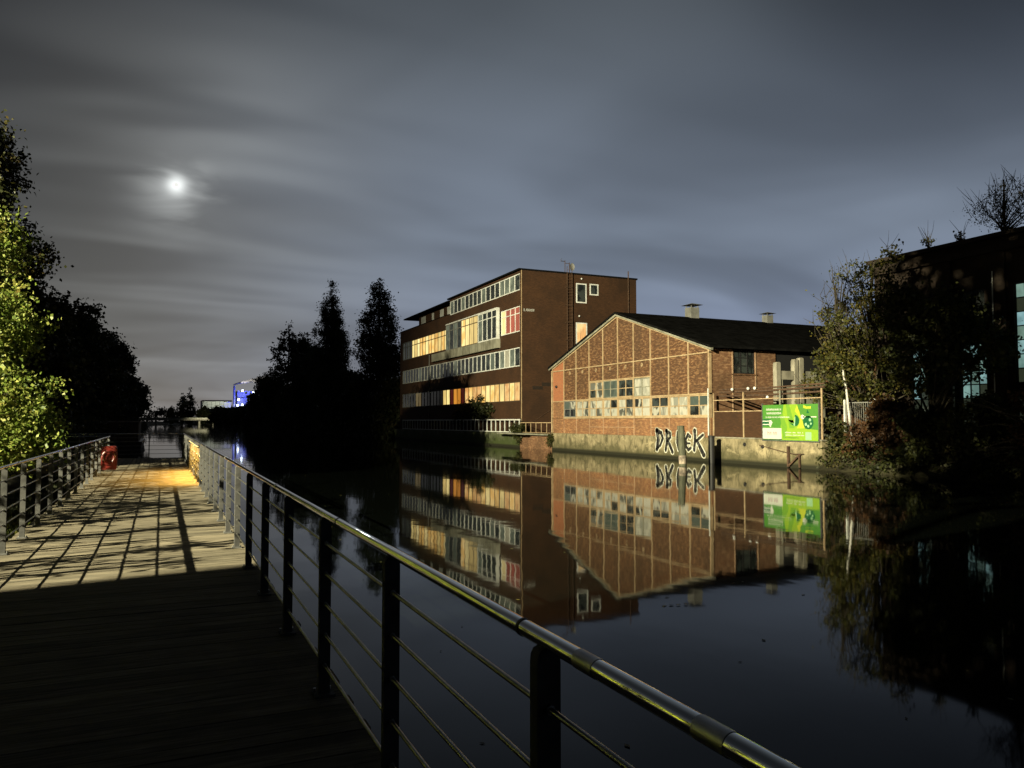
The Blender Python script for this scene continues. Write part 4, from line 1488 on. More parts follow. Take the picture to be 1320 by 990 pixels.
GY = 48.1
STROKES = [
    ([(0.12, 2.02), (0.22, 1.4), (0.10, 0.62)], [0.26, 0.20, 0.24]), ([(0.12, 2.0), (0.62, 1.85), (0.80, 1.45), (0.52, 0.95), (0.10, 0.66)], [0.22, 0.24, 0.22, 0.16, 0.14]),
    ([(1.12, 1.96), (1.15, 1.3), (1.02, 0.60)], [0.2, 0.17, 0.2]), ([(1.12, 1.98), (1.5, 1.84), (1.56, 1.55), (1.2, 1.28)], [0.18, 0.2, 0.18, 0.13]), ([(1.22, 1.3), (1.45, 1.0), (1.75, 0.50)], [0.14, 0.2, 0.22]),
    ([(2.02, 1.9), (1.95, 1.2), (2.12, 0.72), (2.42, 0.72), (2.62, 1.2), (2.60, 1.9)], [0.2, 0.18, 0.2, 0.2, 0.17, 0.2]),
    ([(3.45, 1.62), (3.22, 1.78), (2.98, 1.42), (3.0, 0.95), (3.25, 0.72), (3.52, 0.86)], [0.18, 0.2, 0.18, 0.18, 0.2, 0.16]), ([(3.1, 1.18), (3.42, 1.16)], 0.11),
    ([(3.95, 2.06), (3.98, 1.4), (3.88, 0.72)], [0.24, 0.18, 0.2]), ([(4.72, 1.78), (4.3, 1.52), (4.02, 1.32)], [0.14, 0.16, 0.14]), ([(4.06, 1.4), (4.4, 0.95), (4.78, 0.42)], [0.14, 0.22, 0.26]),
]
g0, g1_, g2_ = MB(), MB(), MB()
GSH = [0.0, 0.0, 0.12, 0.14, 0.16, 0.52, 0.42, 0.42, 0.40, 0.48, 0.48]
STROKES = [([(p_[0] * 1.06 + g_, p_[1]) for p_ in pts], [x_ * 1.35 for x_ in wd_] if isinstance(wd_, list) else wd_ * 1.3) for (pts, wd_), g_ in zip(STROKES, GSH)]
for pts, wd_ in STROKES:
    wl_ = wd_ if isinstance(wd_, list) else [wd_] * len(pts)
    ribbon(g0, pts, [a + 0.17 for a in wl_], QX - 0.002, 0.004)
    ribbon(g1_, pts, wl_, QX - 0.008, 0.004)
gg = g0.build('graffiti_outline', M['spray_white'], qs)
g1_.build('graffiti_fill', M['spray_black'], qs)
ribbon(g2_, [(0.36, 1.6), (0.42, 1.3), (0.36, 1.0)], [0.08, 0.12, 0.06], QX - 0.0145, 0.003)
for pts, wd_ in STROKES[::2]:
    a_, b__ = Vector(pts[0]), Vector(pts[1])
    ribbon(g2_, [tuple(a_.lerp(b__, .25)), tuple(a_.lerp(b__, .7))], [0.05, 0.07], QX - 0.0145, 0.003)
g2_.build('graffiti_shine', M['spray_grey'], qs)

# rusty ironwork on the quay
ir = empty('iron_bracket', (QX - 0.15, 34.8, 0.4), 'rusty iron posts with a diagonal strut fixed to the quay below the billboard', 'bracket')
p = MB()
p.box(QX - 0.18, QX - 0.06, 34.62, 34.74, 0.05, 1.25)
p.build('post', M['rust'], ir)
p = MB(); p.box(QX - 0.16, QX - 0.08, 33.78, 33.86, 0.05, 0.85); p.build('post', M['rust'], ir)
p = MB(); p.bar((QX - 0.12, 34.6, 0.15), (QX - 0.12, 33.75, 0.80), 0.10); p.build('strut', M['rust'], ir)
p = MB(); p.tube([(QX - 0.04, 37.2, 1.25), (QX - 0.06, 36.2, 1.08), (QX - 0.08, 35.2, 0.92), (QX - 0.1, 34.2, 0.80), (QX - 0.1, 33.5, 0.84)], 0.022, 6); p.build('chain', M['rust'], ir)
for yy, zz in ((38.5, 1.25), (36.9, 1.15)):
    p = MB(); p.tube([(QX - 0.05, yy, zz), (QX + 0.01, yy, zz)], 0.12, 10); p.build('drain_pipe', M['blackpaint'], qs)

# mooring piles
mp1 = empty('mooring_pile', (29.05, 39.1, 0), 'grey-green timber pile standing in the water in front of the graffiti', 'mooring pile', 'piles in the water')
p = MB()
p.tube([(29.15, 39.1, -1), (29.08, 39.1, 0.35), (28.96, 39.1, 2.42)], [0.22, 0.23, 0.215], 12)
M['pile'] = mat_noise('weathered_pile', (0.035, 0.038, 0.024), (0.11, 0.11, 0.07), 3.0, 0.85, 0, 0.6, 0.02, (4, 4, 0.5))
M['scar'] = mat_noise('split_wood', (0.06, 0.05, 0.04), (0.42, 0.34, 0.26), 3.0, 0.85, 0, 0.6, 0.02)
p.build('shaft', M['pile'], mp1)
p = MB()
p.tube([(29.10, 39.1, 0.12), (29.06, 39.1, 0.62)], [0.243, 0.236], 12)
p.build('worn_band', M['scar'], mp1)
mp2 = empty('mooring_pile', (32.4, 40.5, 0), 'short black pile against the quay at the right corner of the shed', 'mooring pile', 'piles in the water')
p = MB(); p.tube([(32.4, 40.5, -1), (32.4, 40.5, 1.68)], 0.2, 12); p.build('shaft', M['blackpaint'], mp2)
p = MB(); p.tube([(32.4, 40.5, 1.682), (32.4, 40.5, 1.78)], [0.24, 0.2], 12); p.build('cap', M['blackpaint'], mp2)

# ------------------------------------------------------------------ yard fence with billboard
yf = empty('yard_fence', (QX, 32.3, 1.68), 'yard fence of pale posts and thin bars on a dark brick plinth beside the shed', 'fence')
FX = QX + 0.1
for yy in (41.62, 38.7, 35.5, 32.3):
    p = MB(); p.box(FX - 0.035, FX + 0.035, yy - 0.035, yy + 0.035, 1.685, 4.55); p.build('post', M['apron'] if 33 < yy < 37 else M['frame'], yf)
for a_, b__ in ((41.56, 38.76), (38.64, 35.56)):
    p = MB(); p.box(FX + 0.02, FX + 0.2, b__, a_, 1.685, 3.30); p.build('plinth', M['brick_office'], yf)
for a_, b__ in ((41.56, 38.76), (38.64, 35.56), (35.44, 32.36)):
    for zz in (4.08, 3.34) if a_ > 36 else (4.02,):
        p = MB(); p.box(FX - 0.03, FX + 0.03, b__, a_, zz - 0.025, zz + 0.025); p.build('rail', M['frame'], yf)
p = MB(); p.box(FX - 0.012, FX + 0.012, -0.012, 0.012, 3.38, 4.04)
bm_ = p.mesh('bar', M['greyframe'])
for k in range(60):
    yy = 32.45 + k * 0.153
    if min(abs(yy - q) for q in (41.62, 38.7, 35.5, 32.3)) < 0.08: continue
    link('bar', bm_, yf).location = (FX, yy, 0)
for zz, r_ in ((4.62, 0.07), (4.36, 0.06), (4.80, 0.05)):
    p = MB()
    p.tube([(FX + 0.35, 41.4, zz), (FX + 0.3, 37, zz - 0.05), (FX + 0.32, 32.4, zz + 0.02)], r_, 8)
    o = p.build('pipe', M['rust'], yf)
for yy in (39.8, 38.3, 36.6, 37.7):
    p = MB(); p.ball((FX + 0.05, yy, 4.16 if yy < 37 else 4.75), 0.10, 8, 6); p.build('insulator', M['white'], yf)

bb = empty('billboard', (QX - 0.02, 34.6, 1.7), 'green billboard with white lettering and leaf shapes hung on the yard fence', 'billboard')
BY0, BY1, BZ0, BZ1 = 32.42, 36.82, 1.58, 3.68
bx = QX - 0.02
p = MB(); p.box(bx - 0.03, bx + 0.03, BY0, BY1, BZ0, BZ1); p.build('board', M['print_green'], bb)
p = MB()
for yy in (BY0 - 0.06, BY1 + 0.002): p.box(bx - 0.05, bx + 0.05, yy, yy + 0.058, BZ0 - 0.06, BZ1 + 0.1)
p.box(bx - 0.048, bx + 0.048, BY0, BY1, BZ0 - 0.06, BZ0 - 0.002)
p.build('frame', M['galv'], bb)
UW, UH = BY1 - BY0, BZ1 - BZ0


def print_poly(mb, pts, lvl):
    """pts: (u, v) 0..1 from the board's upper left as seen from the water"""
    x_ = bx - 0.0302 - 0.003 * lvl
    mb.prism([(x_, BY1 - u * UW, BZ1 - v * UH) for u, v in pts], (-0.0028, 0, 0))


def print_disc(mb, cu, cv, r, lvl, n=18, a0=0, a1=6.2832):
    k = UW / UH
    pts = [(cu + r * math.cos(a0 + (a1 - a0) * i / n), cv + r * k * math.sin(a0 + (a1 - a0) * i / n)) for i in range(n + (0 if a1 - a0 > 6.28 else 1))]
    print_poly(mb, pts, lvl)


def shape(m, lvl, polys=(), discs=(), name='print'):
    mb = MB()
    for q in polys: print_poly(mb, q, lvl)
    for d_ in discs: print_disc(mb, d_[0], d_[1], d_[2], lvl, *d_[3:])
    return mb.build(name, M[m], bb)


shape('print_lime', 0, [[(0.40, 0.0), (0.64, 0.0), (0.72, 0.66), (0.99, 0.70), (0.99, 0.99), (0.36, 0.99), (0.34, 0.62)]], name='print_swathe')
shape('print_mid', 1, [[(0.44, 0.0), (0.50, 0.0), (0.60, 0.60), (0.58, 0.66), (0.50, 0.66)], [(0.33, 0.30), (0.38, 0.25), (0.46, 0.62), (0.42, 0.95), (0.38, 0.95)]], name='print_leaf')
shape('print_yellow', 1, [[(0.60, 0.18), (0.64, 0.02), (0.70, 0.30), (0.77, 0.66), (0.63, 0.66), (0.68, 0.52), (0.69, 0.38)], [(0.47, 0.42), (0.58, 0.44), (0.60, 0.52), (0.52, 0.50)]], name='print_leaf')
shape('print_deep', 2, [[(0.50, 0.50), (0.60, 0.56), (0.585, 0.60), (0.54, 0.56)]], [(0.60, 0.45, 0.075, 12, -1.57, 1.57), (0.83, 0.50, 0.088), (0.82, 0.22, 0.012)], name='print_leaf')
shape('print_deep', 1, [[(0.0, 0.41), (0.16, 0.41), (0.16, 0.60), (0.0, 0.60)], [(0.80, 0.25), (0.82, 0.15), (0.85, 0.25)]], name='print_block')
shape('print_mint', 3, [[(0.575, 0.58), (0.60, 0.34), (0.61, 0.34), (0.60, 0.60)]], [(0.86, 0.43, 0.020), (0.79, 0.55, 0.020), (0.83, 0.60, 0.018), (0.875, 0.53, 0.015)], name='print_dots')
shape('print_white', 2, [[(0.0, 0.45), (0.13, 0.45), (0.13, 0.48), (0.0, 0.48)], [(0.0, 0.545), (0.13, 0.545), (0.13, 0.575), (0.0, 0.575)], [(0.12, 0.44), (0.16, 0.43), (0.19, 0.50), (0.15, 0.64), (0.13, 0.60)],
                         [(0.74, 0.335), (0.97, 0.335), (0.97, 0.365), (0.74, 0.365)]], [(0.735, 0.35, 0.03)], name='print_arrow')
shape('print_yellow', 2, [[(0.75, 0.02), (0.81, 0.07), (0.88, 0.06), (0.88, 0.13), (0.80, 0.13), (0.75, 0.11)]], name='print_bow')
shape('print_white', 3, [[(0.0, 0.66), (0.355, 0.66), (0.355, 0.97), (0.0, 0.97)]], name='logo_field')
# rows of print too small to read in the photograph: letter-sized strokes
rr = random.Random(4)


def text_row(u0, u1, v0, v1, m, lvl):
    mb = MB()
    u = u0
    h = v1 - v0
    while u < u1:
        wch = h * 0.30 * rr.uniform(0.7, 1.1)
        if rr.random() < 0.14:
            u += wch * 0.8
            continue
        st = wch * 0.30
        print_poly(mb, [(u, v0 + h * rr.choice((0, .25, .25))), (u + st, v0 + h * .1), (u + st, v1), (u, v1)], lvl)
        print_poly(mb, [(u + wch - st, v0 + h * .3), (u + wch, v0 + h * .3), (u + wch, v1), (u + wch - st, v1)], lvl)
        print_poly(mb, [(u + st, v0 + h * .32), (u + wch - st, v0 + h * .32), (u + wch - st, v0 + h * .52), (u + st, v0 + h * .52)], lvl)
        u += wch * 1.28
    mb.build('print_lettering', M[m], bb)


text_row(0.06, 0.34, 0.095, 0.165, 'print_white', 2)
text_row(0.06, 0.35, 0.20, 0.27, 'print_white', 2)
text_row(0.06, 0.50, 0.325, 0.375, 'print_white', 2)
text_row(0.42, 0.74, 0.755, 0.80, 'print_white', 2)
text_row(0.42, 0.76, 0.83, 0.87, 'print_white', 2)
text_row(0.42, 0.66, 0.91, 0.935, 'print_deep', 2)
text_row(0.09, 0.27, 0.74, 0.86, 'print_pink', 4)
shape('print_mint', 2, [[(0.78, 0.76), (0.88, 0.76), (0.88, 0.97), (0.78, 0.97)]], name='print_square')

# concrete posts of the old silo in the yard
cs = empty('concrete_frame', (36.5, 39.3, 1.5), 'ruined pale concrete posts and lintel standing in the yard behind the fence', 'ruin')
CY = 39.3
for xx, zt, ww in ((36.85, 6.60, 0.17), (38.40, 6.84, 0.17), (38.86, 6.95, 0.17)):
    p = MB()
    p.prism([(xx - ww, CY - .17, 1.45), (xx + ww, CY - .17, 1.45), (xx + ww, CY - .17, zt - .08), (xx + ww * .4, CY - .17, zt), (xx - ww * .6, CY - .17, zt - .02), (xx - ww, CY - .17, zt - .12)], (0, .34, 0))
    p.build('post', M['concrete'], cs)
p = MB(); p.box(37.03, 38.22, CY - .12, CY + .12, 5.45, 6.02); p.build('lintel', M['concrete'], cs)
p = MB(); p.box(37.03, 37.25, CY - .10, CY + .10, 1.45, 5.44); p.build('jamb', M['concrete'], cs)
p = MB(); p.box(37.25, 38.22, CY + .15, CY + .3, 1.45, 5.0); p.build('slab_wall', M['concrete'], cs)
p = MB(); p.box(39.04, 41.0, CY - .05, CY + .2, 1.45, 6.05); p.build('slab_wall', M['apron'], cs)
p = MB(); p.box(39.2, 40.6, CY - .09, CY - .055, 4.4, 5.0); p.build('hatch', M['blackpaint'], cs)

# ------------------------------------------------------------------ dark hall on the right
RX = 40.0
hall = empty('dark_hall', (RX, 10, 1.5), 'tall dark brick hall behind the trees with cold lit windows', 'building')
HZ = 12.35
WY = [31.0, 27.95, 24.9, 21.8, 18.6]   # window centres
p = MB()
edges = [34.2] + [c for wy in WY for c in (wy + 0.75, wy - 0.75)] + [4.0]
for i in range(0, len(edges), 2):
    p.box(RX, RX + 0.4, edges[i + 1], edges[i], 1.4, HZ)
for wy in WY:
    p.box(RX + .002, RX + 0.4, wy - 0.75, wy + 0.75, 1.4, 2.5)
    p.box(RX + .002, RX + 0.4, wy - 0.75, wy + 0.75, 9.8, HZ)
p.box(RX + 0.41, 62, 33.8, 34.2, 1.4, HZ)
p.box(61.6, 62, 4, 33.79, 1.4, HZ)
p.build('wall', M['brick_dark'], hall)
for k in range(len(WY) - 1):
    c = (WY[k] + WY[k + 1]) / 2
    p = MB(); p.box(RX - 0.18, RX - 0.002, c - 0.45, c + 0.45, 1.4, 11.6); p.build('pilaster', M['brick_dark'], hall)
p = MB(); p.box(RX - 0.30, RX + 0.5, 3.9, 34.3, 11.62, 12.0); p.box(RX - 0.45, RX + 0.5, 3.9, 34.4, HZ + .002, HZ + 0.22); p.build('cornice', M['brick_dark'], hall)
p = MB(); p.prism([(RX - 0.4, 34.3, HZ + 0.23), (62.2, 34.3, HZ + .23), (51, 34.3, HZ + 2.0)], (0, -30.4, 0)); p.build('roof', M['black_roof'], hall)
p = MB(); p.box(RX + 1.2, RX + 1.3, 4.2, 33.7, 1.5, 11.8); p.build('inner_screen', M['dark'], hall)
for wi, wy in enumerate(WY):
    f = MB()
    for yy in (-0.72, -0.25, 0.25, 0.72): f.box(RX + 0.12, RX + 0.2, wy + yy - 0.03, wy + yy + 0.03, 2.5, 9.8)
    rows = [2.5 + 0.73 * k for k in range(11)]
    for zz in rows: f.box(RX + 0.124, RX + 0.196, wy - 0.72, wy + 0.72, zz - 0.025, zz + 0.025)
    wdw = f.build('window', M['blackpaint'], hall)
    for j in range(10):
        for i in range(3):
            z0 = rows[j]
            lit_ = 3.9 < z0 < 6.2 if wi < 2 else (4.6 < z0 < 9.5 and wi == 2)
            mt = 'lit_cyan' if lit_ and (i + j * 2 + wi) % 5 else ('lit_cyan_dim' if (lit_ or (z0 < 3.9 and wi < 3)) else 'pane_dark')
            q = MB(); q.box(RX + 0.15, RX + 0.165, wy - 0.69 + 0.485 * i, wy - 0.28 + 0.485 * i, z0 + 0.03, z0 + 0.70); q.build('pane', M[mt], wdw)
p = MB(); p.tube([(RX - 0.3, 26.6, 2), (RX - 0.3, 26.55, 10.6)], 0.035, 6); p.build('conduit', M['offwhite'], hall)
p = MB(); p.tube([(RX - 0.3, 28.9, 1.8), (RX - 0.3, 28.9, 5.3)], 0.05, 6); p.build('conduit', M['offwhite'], hall)
p = MB(); p.box(35.2, RX - .01, 33.2, 33.5, 1.45, 3.1); yw = p.build('yard_wall', M['brick_side'])
tag(yw, 'low red brick wall beside the billboard behind the leaning birch', 'wall')

# steel fence on the right bank
sf = empty('bar_fence', (34.7, 30.0, 1.5), 'piece of steel bar fence with two pale posts behind the leaning birch', 'fence')
for yy in (31.9, 29.9):
    p = MB(); p.box(34.75, 34.85, yy - .05, yy + .05, 1.3, 3.9); p.build('post', M['offwhite'], sf)
for zz in (1.7, 3.7):
    p = MB(); p.box(34.78, 34.82, 29.96, 31.84, zz, zz + .05); p.build('rail', M['greyframe'], sf)
p = MB(); p.box(-.012, .012, -.012, .012, 1.752, 3.698); bm_ = p.mesh('bar', M['greyframe'])
for k in range(13): link('bar', bm_, sf).location = (34.8, 30.06 + k * .143, 0)

# trees and shrubs on the right bank
RT = 'trees and shrubs by the dark hall'
tree('alder_tree', (36.6, 31.6, 1.4), 12.0, [(36.2, 32.6, 8.6, 1.4, 1.7, 1.6), (36.2, 33.4, 6.0, 1.5, 1.9, 1.5), (35.6, 31.6, 7.0, 1.5, 1.6, 1.6), (36.5, 30.8, 9.8, 1.2, 1.2, 1.6), (35.6, 34.2, 4.8, 1.1, 1.4, 1.0), (36.4, 30.2, 11.6, 0.7, 0.8, 1.0), (35.7, 30.2, 5.2, 1.5, 1.6, 1.4), (36, 31.8, 4.4, 1.4, 1.6, 0.9), (36.2, 33.8, 8.8, 0.9, 1.0, 0.9), (36.4, 32.2, 11.0, 0.8, 0.9, 0.9), (35.2, 33.6, 4.0, 1.0, 1.2, 0.9)],
     8200, 0.155, 'right', 'yellowing tree with ragged top just right of the billboard', RT, trunk_r=0.16, sig=0.17, per=13, branches=90, seed=201, twigs=140)
tree('alder_tree', (37.6, 28.6, 1.4), 10.5, [(37.4, 28.8, 6.2, 1.7, 1.8, 2.0), (37.2, 27.4, 8.0, 1.5, 1.6, 1.7), (37.2, 26.0, 6.4, 1.5, 1.6, 1.6), (37, 29.6, 8.6, 1.2, 1.2, 1.3)],
     9000, 0.19, 'shrub', 'darker tree against the hall wall behind the ragged yellowing tree', RT, trunk_r=0.14, sig=0.32, per=18, branches=40, seed=202, twigs=40)
tree('birch_tree', (34.1, 30.75, 1.3), 5.6, [(34.6, 32.2, 6.2, 1.0, 1.1, 0.8), (34.7, 31.6, 5.2, 0.9, 1.0, 0.7)], 900, 0.17, 'right', 'thin white birch leaning left with pale bark beside the bar fence', RT, trunk_r=0.042, sig=0.22, per=14, branches=0, bark='birch', seed=203, lean=(0.45, 1.0))
tree('bare_tree', (36.0, 33.4, 1.4), 10.8, [(36.1, 33.6, 9.6, 0.9, 1.0, 1.1), (36.2, 33.0, 11.0, 0.6, 0.9, 0.9), (35.9, 34.4, 8.2, 0.6, 0.8, 0.9)], 420, 0.13, 'right', 'thin nearly bare tree with upright twigs left of the ragged yellowing tree', RT, trunk_r=0.07, sig=0.2, per=7, branches=46, seed=205, twigs=46)
SH = [(34.7, 28.9, 3.6, 1.5, 'russet', 8000, 'russet shrub in front of the hall, right of the bar fence'), (34.4, 26.8, 2.8, 1.5, 'shrub', 7500, 'green-brown shrub overhanging the water below the lit hall window'),
      (34.6, 32.2, 2.0, 1.0, 'shrub', 3600, 'low green shrub at the right end of the pale quay wall'), (34.8, 24.2, 3.4, 1.7, 'shrub', 7000, 'dark shrub near the right edge on the bank'), (35.0, 21.4, 3.2, 1.8, 'russet', 6000, 'dark russet shrub at the right edge of the picture'), (34.3, 30.4, 1.7, 0.9, 'russet', 1500, 'small brown shrub at the foot of the leaning birch')]
for i, (x, y, h, r_, mt, n, lab) in enumerate(SH):
    lobes = round_lobes(x, y, 0.9, 0.9 + h * 0.75, r_, 4, rg)
    tree('shrub', (x, y, 0.9), h, lobes, n, 0.16, mt, lab, RT, 'shrub', 0.05, 0.2, 16, 14, seed=210 + i, twigs=14)
tree('young_tree', (40.9, 26.6, 12.4), 3.8, [(40.8, 27.3, 14.2, 0.9, 1.2, 0.8), (40.8, 26.2, 14.6, 0.9, 1.1, 0.8), (40.9, 25.2, 13.9, 0.9, 1.1, 0.8), (40.9, 26.4, 13.5, 0.7, 1.0, 0.5)], 2600, 0.075, 'shrub', 'wispy young tree rooted on the parapet of the dark hall', RT, trunk_r=0.035, sig=0.25, per=9, branches=34, seed=220, twigs=160)
tree('young_tree', (40.6, 30.9, 12.5), 1.1, [(40.6, 30.9, 13.2, 0.3, 0.35, 0.25)], 90, 0.12, 'shrub', 'small weed tuft on the parapet left of the wispy young tree', RT, 'plant', trunk_r=0.02, sig=0.12, per=8, branches=8, seed=221, twigs=8)
tree('young_tree', (40.6, 28.9, 12.5), 1.0, [(40.6, 28.9, 13.0, 0.25, 0.25, 0.25)], 90, 0.12, 'shrub', 'round weed tuft on the parapet close to the wispy young tree', RT, 'plant', trunk_r=0.02, sig=0.12, per=8, branches=8, seed=222, twigs=4)
rng = np.random.default_rng(78)
nU = 9000
py = 14 + rng.random(nU) * 18.6
px = 33.0 + rng.random(nU) ** 0.8 * 2.6
pz = 0.12 + rng.random(nU) ** 1.3 * (0.7 + 0.8 * (0.5 + 0.5 * np.sin(py * 1.3))) + np.clip(px - 33.4, 0, 2) * 0.5
v, q = leaves(np.stack([px, py, pz], 1), 0.15, rng, 0.2)
tag(link('bank_plants', np_mesh('bank_plants', v, q, LEAF['shrub'])), 'low weeds and grass along the water edge before the dark hall', 'weeds', kind='stuff')
# bare branches hanging out over the water at the right edge
hb = empty('fallen_branch', (35.0, 20.5, 0.9), 'bare branches leaning out over the bank at the right edge', 'branch')
p = MB()
for k in range(9):
    rgk = np.random.default_rng(k)
    s = Vector((34.6, 19.5 + rgk.random() * 2, 1.0 + rgk.random() * 1.5))
    e = s + Vector((-1.0 - rgk.random(), 3.0 + rgk.random() * 3.5, 0.4 + rgk.normal() * 1.2))
    p.tube([s, s.lerp(e, .5) + Vector((0, 0, .3)), e], [0.05, 0.03, 0.01], 5, False)
p.build('branches', M['bark'], hb)
# plants on the office quay
tree('shrub', (33.7, 72.4, 1.4), 1.9, [(33.4, 72.6, 1.9, 0.5, 1.1, 0.7), (33.35, 72.2, 1.0, 0.3, 0.7, 0.7)], 1300, 0.16, 'shrub', 'small leafy shrub growing at the corner of the office terrace', RT, 'shrub', 0.03, 0.18, 14, 8, seed=230)
tree('shrub', (33.3, 65.0, 0.7), 1.4, [(33.3, 65.0, 0.9, 0.25, 0.45, 0.6)], 600, 0.13, 'shrub', 'ivy tuft at the left corner of the pale quay wall', RT, 'shrub', 0.02, 0.12, 14, 6, seed=231)
tree('climber', (33.8, 86.5, 1.5), 4.6, [(34.0, 86.5, 4.0, 0.2, 3.6, 1.0), (33.9, 83.0, 3.8, 0.2, 2.4, 0.9), (33.9, 90, 3.6, 0.2, 3.0, 0.9), (33.9, 84.2, 5.0, 0.15, 0.7, 0.6), (33.9, 86.6, 5.2, 0.15, 0.6, 0.5)], 2600, 0.24, 'dark', 'dark bush in front of the lit first row of the office', RT, 'shrub', 0.04, 0.3, 18, 20, seed=233)

# ------------------------------------------------------------------ far background
br = empty('bridge', (12, 600, 3.5), 'low pale bridge crossing the canal far away', 'bridge')
p = MB(); p.box(-16, 46, 598, 606, 3.35, 4.25); p.build('deck', M['concrete'], br)
p = MB(); p.box(-16, 46, 597.7, 598.0, 4.252, 5.2); p.build('parapet', M['apron'], br)
for xx in (-4.5, 24, 33.5):
    p = MB(); p.box(xx, xx + 1.2, 599, 605, -1, 3.348); p.build('pier', M['concrete'], br)
fac = empty('factory', (45, 640, 2), 'distant factory hall with chimney and tower lit blue', 'factory')
p = MB(); p.box(28, 49, 640, 670, 1.5, 18.0); p.build('hall', M['white'], fac)
p = MB()
for k in range(7): p.box(28.5 + 3 * k, 28.7 + 3 * k, 639.8, 639.998, 2, 17.5)
p.build('cladding_rib', M['greyframe'], fac)
p = MB(); p.box(28, 49.5, 639.7, 670.2, 18.01, 18.9); p.build('roof', M['black_roof'], fac)
p = MB(); p.tube([(51.2, 641, 1.5), (51.2, 641, 30.5)], [1.1, 0.8], 14); p.build('chimney', M['white'], fac)
p = MB(); p.box(53.5, 67, 642, 660, 1.5, 26.5); p.build('tower', M['white'], fac)
p = MB()
for zz in (10, 16, 21): p.box(53.2, 67.3, 641.6, 641.99, zz, zz + .5)
p.build('tower_band', M['greyframe'], fac)
M['bulb'] = mat_plain('lamp_bulb', (0.8, 0.8, 0.8), 0.4, 0, (0.80, 0.92, 1.0), 9.0)
for xx, zz in ((57.0, 26.5), (65.2, 25.5), (54.2, 19.5), (57, 15.5), (53.5, 15)):
    p = MB(); p.ball((xx, 637.5, zz), 0.75, 8, 6); p.build('lamp', M['bulb'], fac)


def spot(name, loc, to, e, c, size=120):
    l = bpy.data.lights.new(name, 'SPOT')
    l.energy, l.color, l.spot_size, l.spot_blend, l.shadow_soft_size = e, c, R(size), 0.5, 0.6
    o = bpy.data.objects.new(name, l)
    COL.objects.link(o)
    o.location = loc
    o.rotation_euler = (Vector(to) - Vector(loc)).to_track_quat('-Z', 'Y').to_euler()


spot('factory_blue_lamp', (61, 622, 26), (60, 642, 19), 22000, (0.03, 0.05, 1.0), 90)
spot('factory_white_lamp', (42, 618, 22), (39, 640, 12), 12000, (0.95, 1.0, 0.80), 62)
spot('bridge_lamp', (27, 590, 9), (27, 600, 2), 9000, (1.0, 0.95, 0.7))
spot('smoke_lamp', (46, 630, 33), (68, 642, 34.6), 15000, (1.0, 0.95, 0.9), 38)
# smoke drifting from the chimney: soft translucent puffs
m, N, L, B = new_mat('smoke')
lw = N.new('ShaderNodeLayerWeight'); lw.inputs[0].default_value = 0.35
tcs = N.new('ShaderNodeTexCoord')
f = noise(N, L, tcs.outputs['Object'], 0.35, 4.0)
inv = N.new('ShaderNodeMath'); inv.operation = 'SUBTRACT'; inv.inputs[0].default_value = 1.0
L.new(lw.outputs['Facing'], inv.inputs[1])
mu = N.new('ShaderNodeMath'); mu.operation = 'MULTIPLY'; mu.use_clamp = True
L.new(inv.outputs[0], mu.inputs[0]); L.new(ramp(N, L, f, [(0.3, 0.2), (0.6, 0.9)]), mu.inputs[1])
B.inputs['Base Color'].default_value = (0.8, 0.78, 0.74, 1)
B.inputs['Roughness'].default_value = 1.0
L.new(mu.outputs[0], B.inputs['Alpha'])
p = MB()
rs = random.Random(3)
for k in range(34):
    t = k / 33
    p.ball((51.2 + 24 * t + rs.uniform(-.4, .4) * t, 641 + rs.uniform(-1, 1) * t, 31.3 + 5.2 * t ** 0.8 + rs.uniform(-.8, .8) * t), 0.6 + 1.9 * t, 10, 7, (1.6, 1.1, 0.8))
tag(p.build('smoke', m), 'pale smoke drifting right from the factory chimney', 'smoke', kind='stuff')
# far poplars and tree line
for i, (x, y, h, r_, lab) in enumerate([(21.0, 690, 27.5, 3.8, 'right one of two small poplars behind the bridge'), (15.0, 690, 25.0, 4.0, 'left one of two small poplars behind the bridge'), (6.5, 700, 15.5, 3.2, 'small pointed tree left of the two small poplars')]):
    tree('poplar_tree', (x, y, 2), h, spire_lobes(x, y, 3, h - 1, r_, 9, rg), 3000, 1.0, 'poplar', lab, 'trees beyond the bridge', trunk_r=0.4, sig=0.8, per=20, branches=6, seed=300 + i, droop=-.5)
rng = np.random.default_rng(9)
lobes = [(x, 800 + rng.normal() * 15, 5 + rng.random() * 3, 9, 8, 6 + rng.random() * 4) for x in range(-120, 140, 9)]
pp, _ = lobe_points(lobes, 12000, rng, 1.6, 24)
pp = pp[pp[:, 2] > 1.5]
v, q = leaves(pp, 1.6, rng, 0.1)
tag(link('treeline', np_mesh('treeline', v, q, LEAF['dark'])), 'far tree line closing the canal behind the bridge', 'tree line', kind='stuff')
# moored houseboat by the left bank
hbq = empty('houseboat', (-3.2, 92, 0), 'dark houseboat moored against the left bank', 'houseboat')
p = MB()
p.prism([(-5.0, 84, 0.7), (-1.7, 84, 0.7), (-1.9, 84, -0.3), (-4.8, 84, -0.3)], (0, 16, 0)); p.build('hull', M['blackpaint'], hbq)
p = MB(); p.box(-4.7, -2.1, 86, 97, 0.702, 2.6); p.build('cabin', M['joist'], hbq)
p = MB(); p.box(-4.85, -1.95, 85.8, 97.2, 2.602, 2.72); p.build('roof', M['greyframe'], hbq)
p = MB(); p.box(-3.9, -2.9, 85.95, 85.998, 1.4, 2.3); p.build('window', M['pane_dark'], hbq)
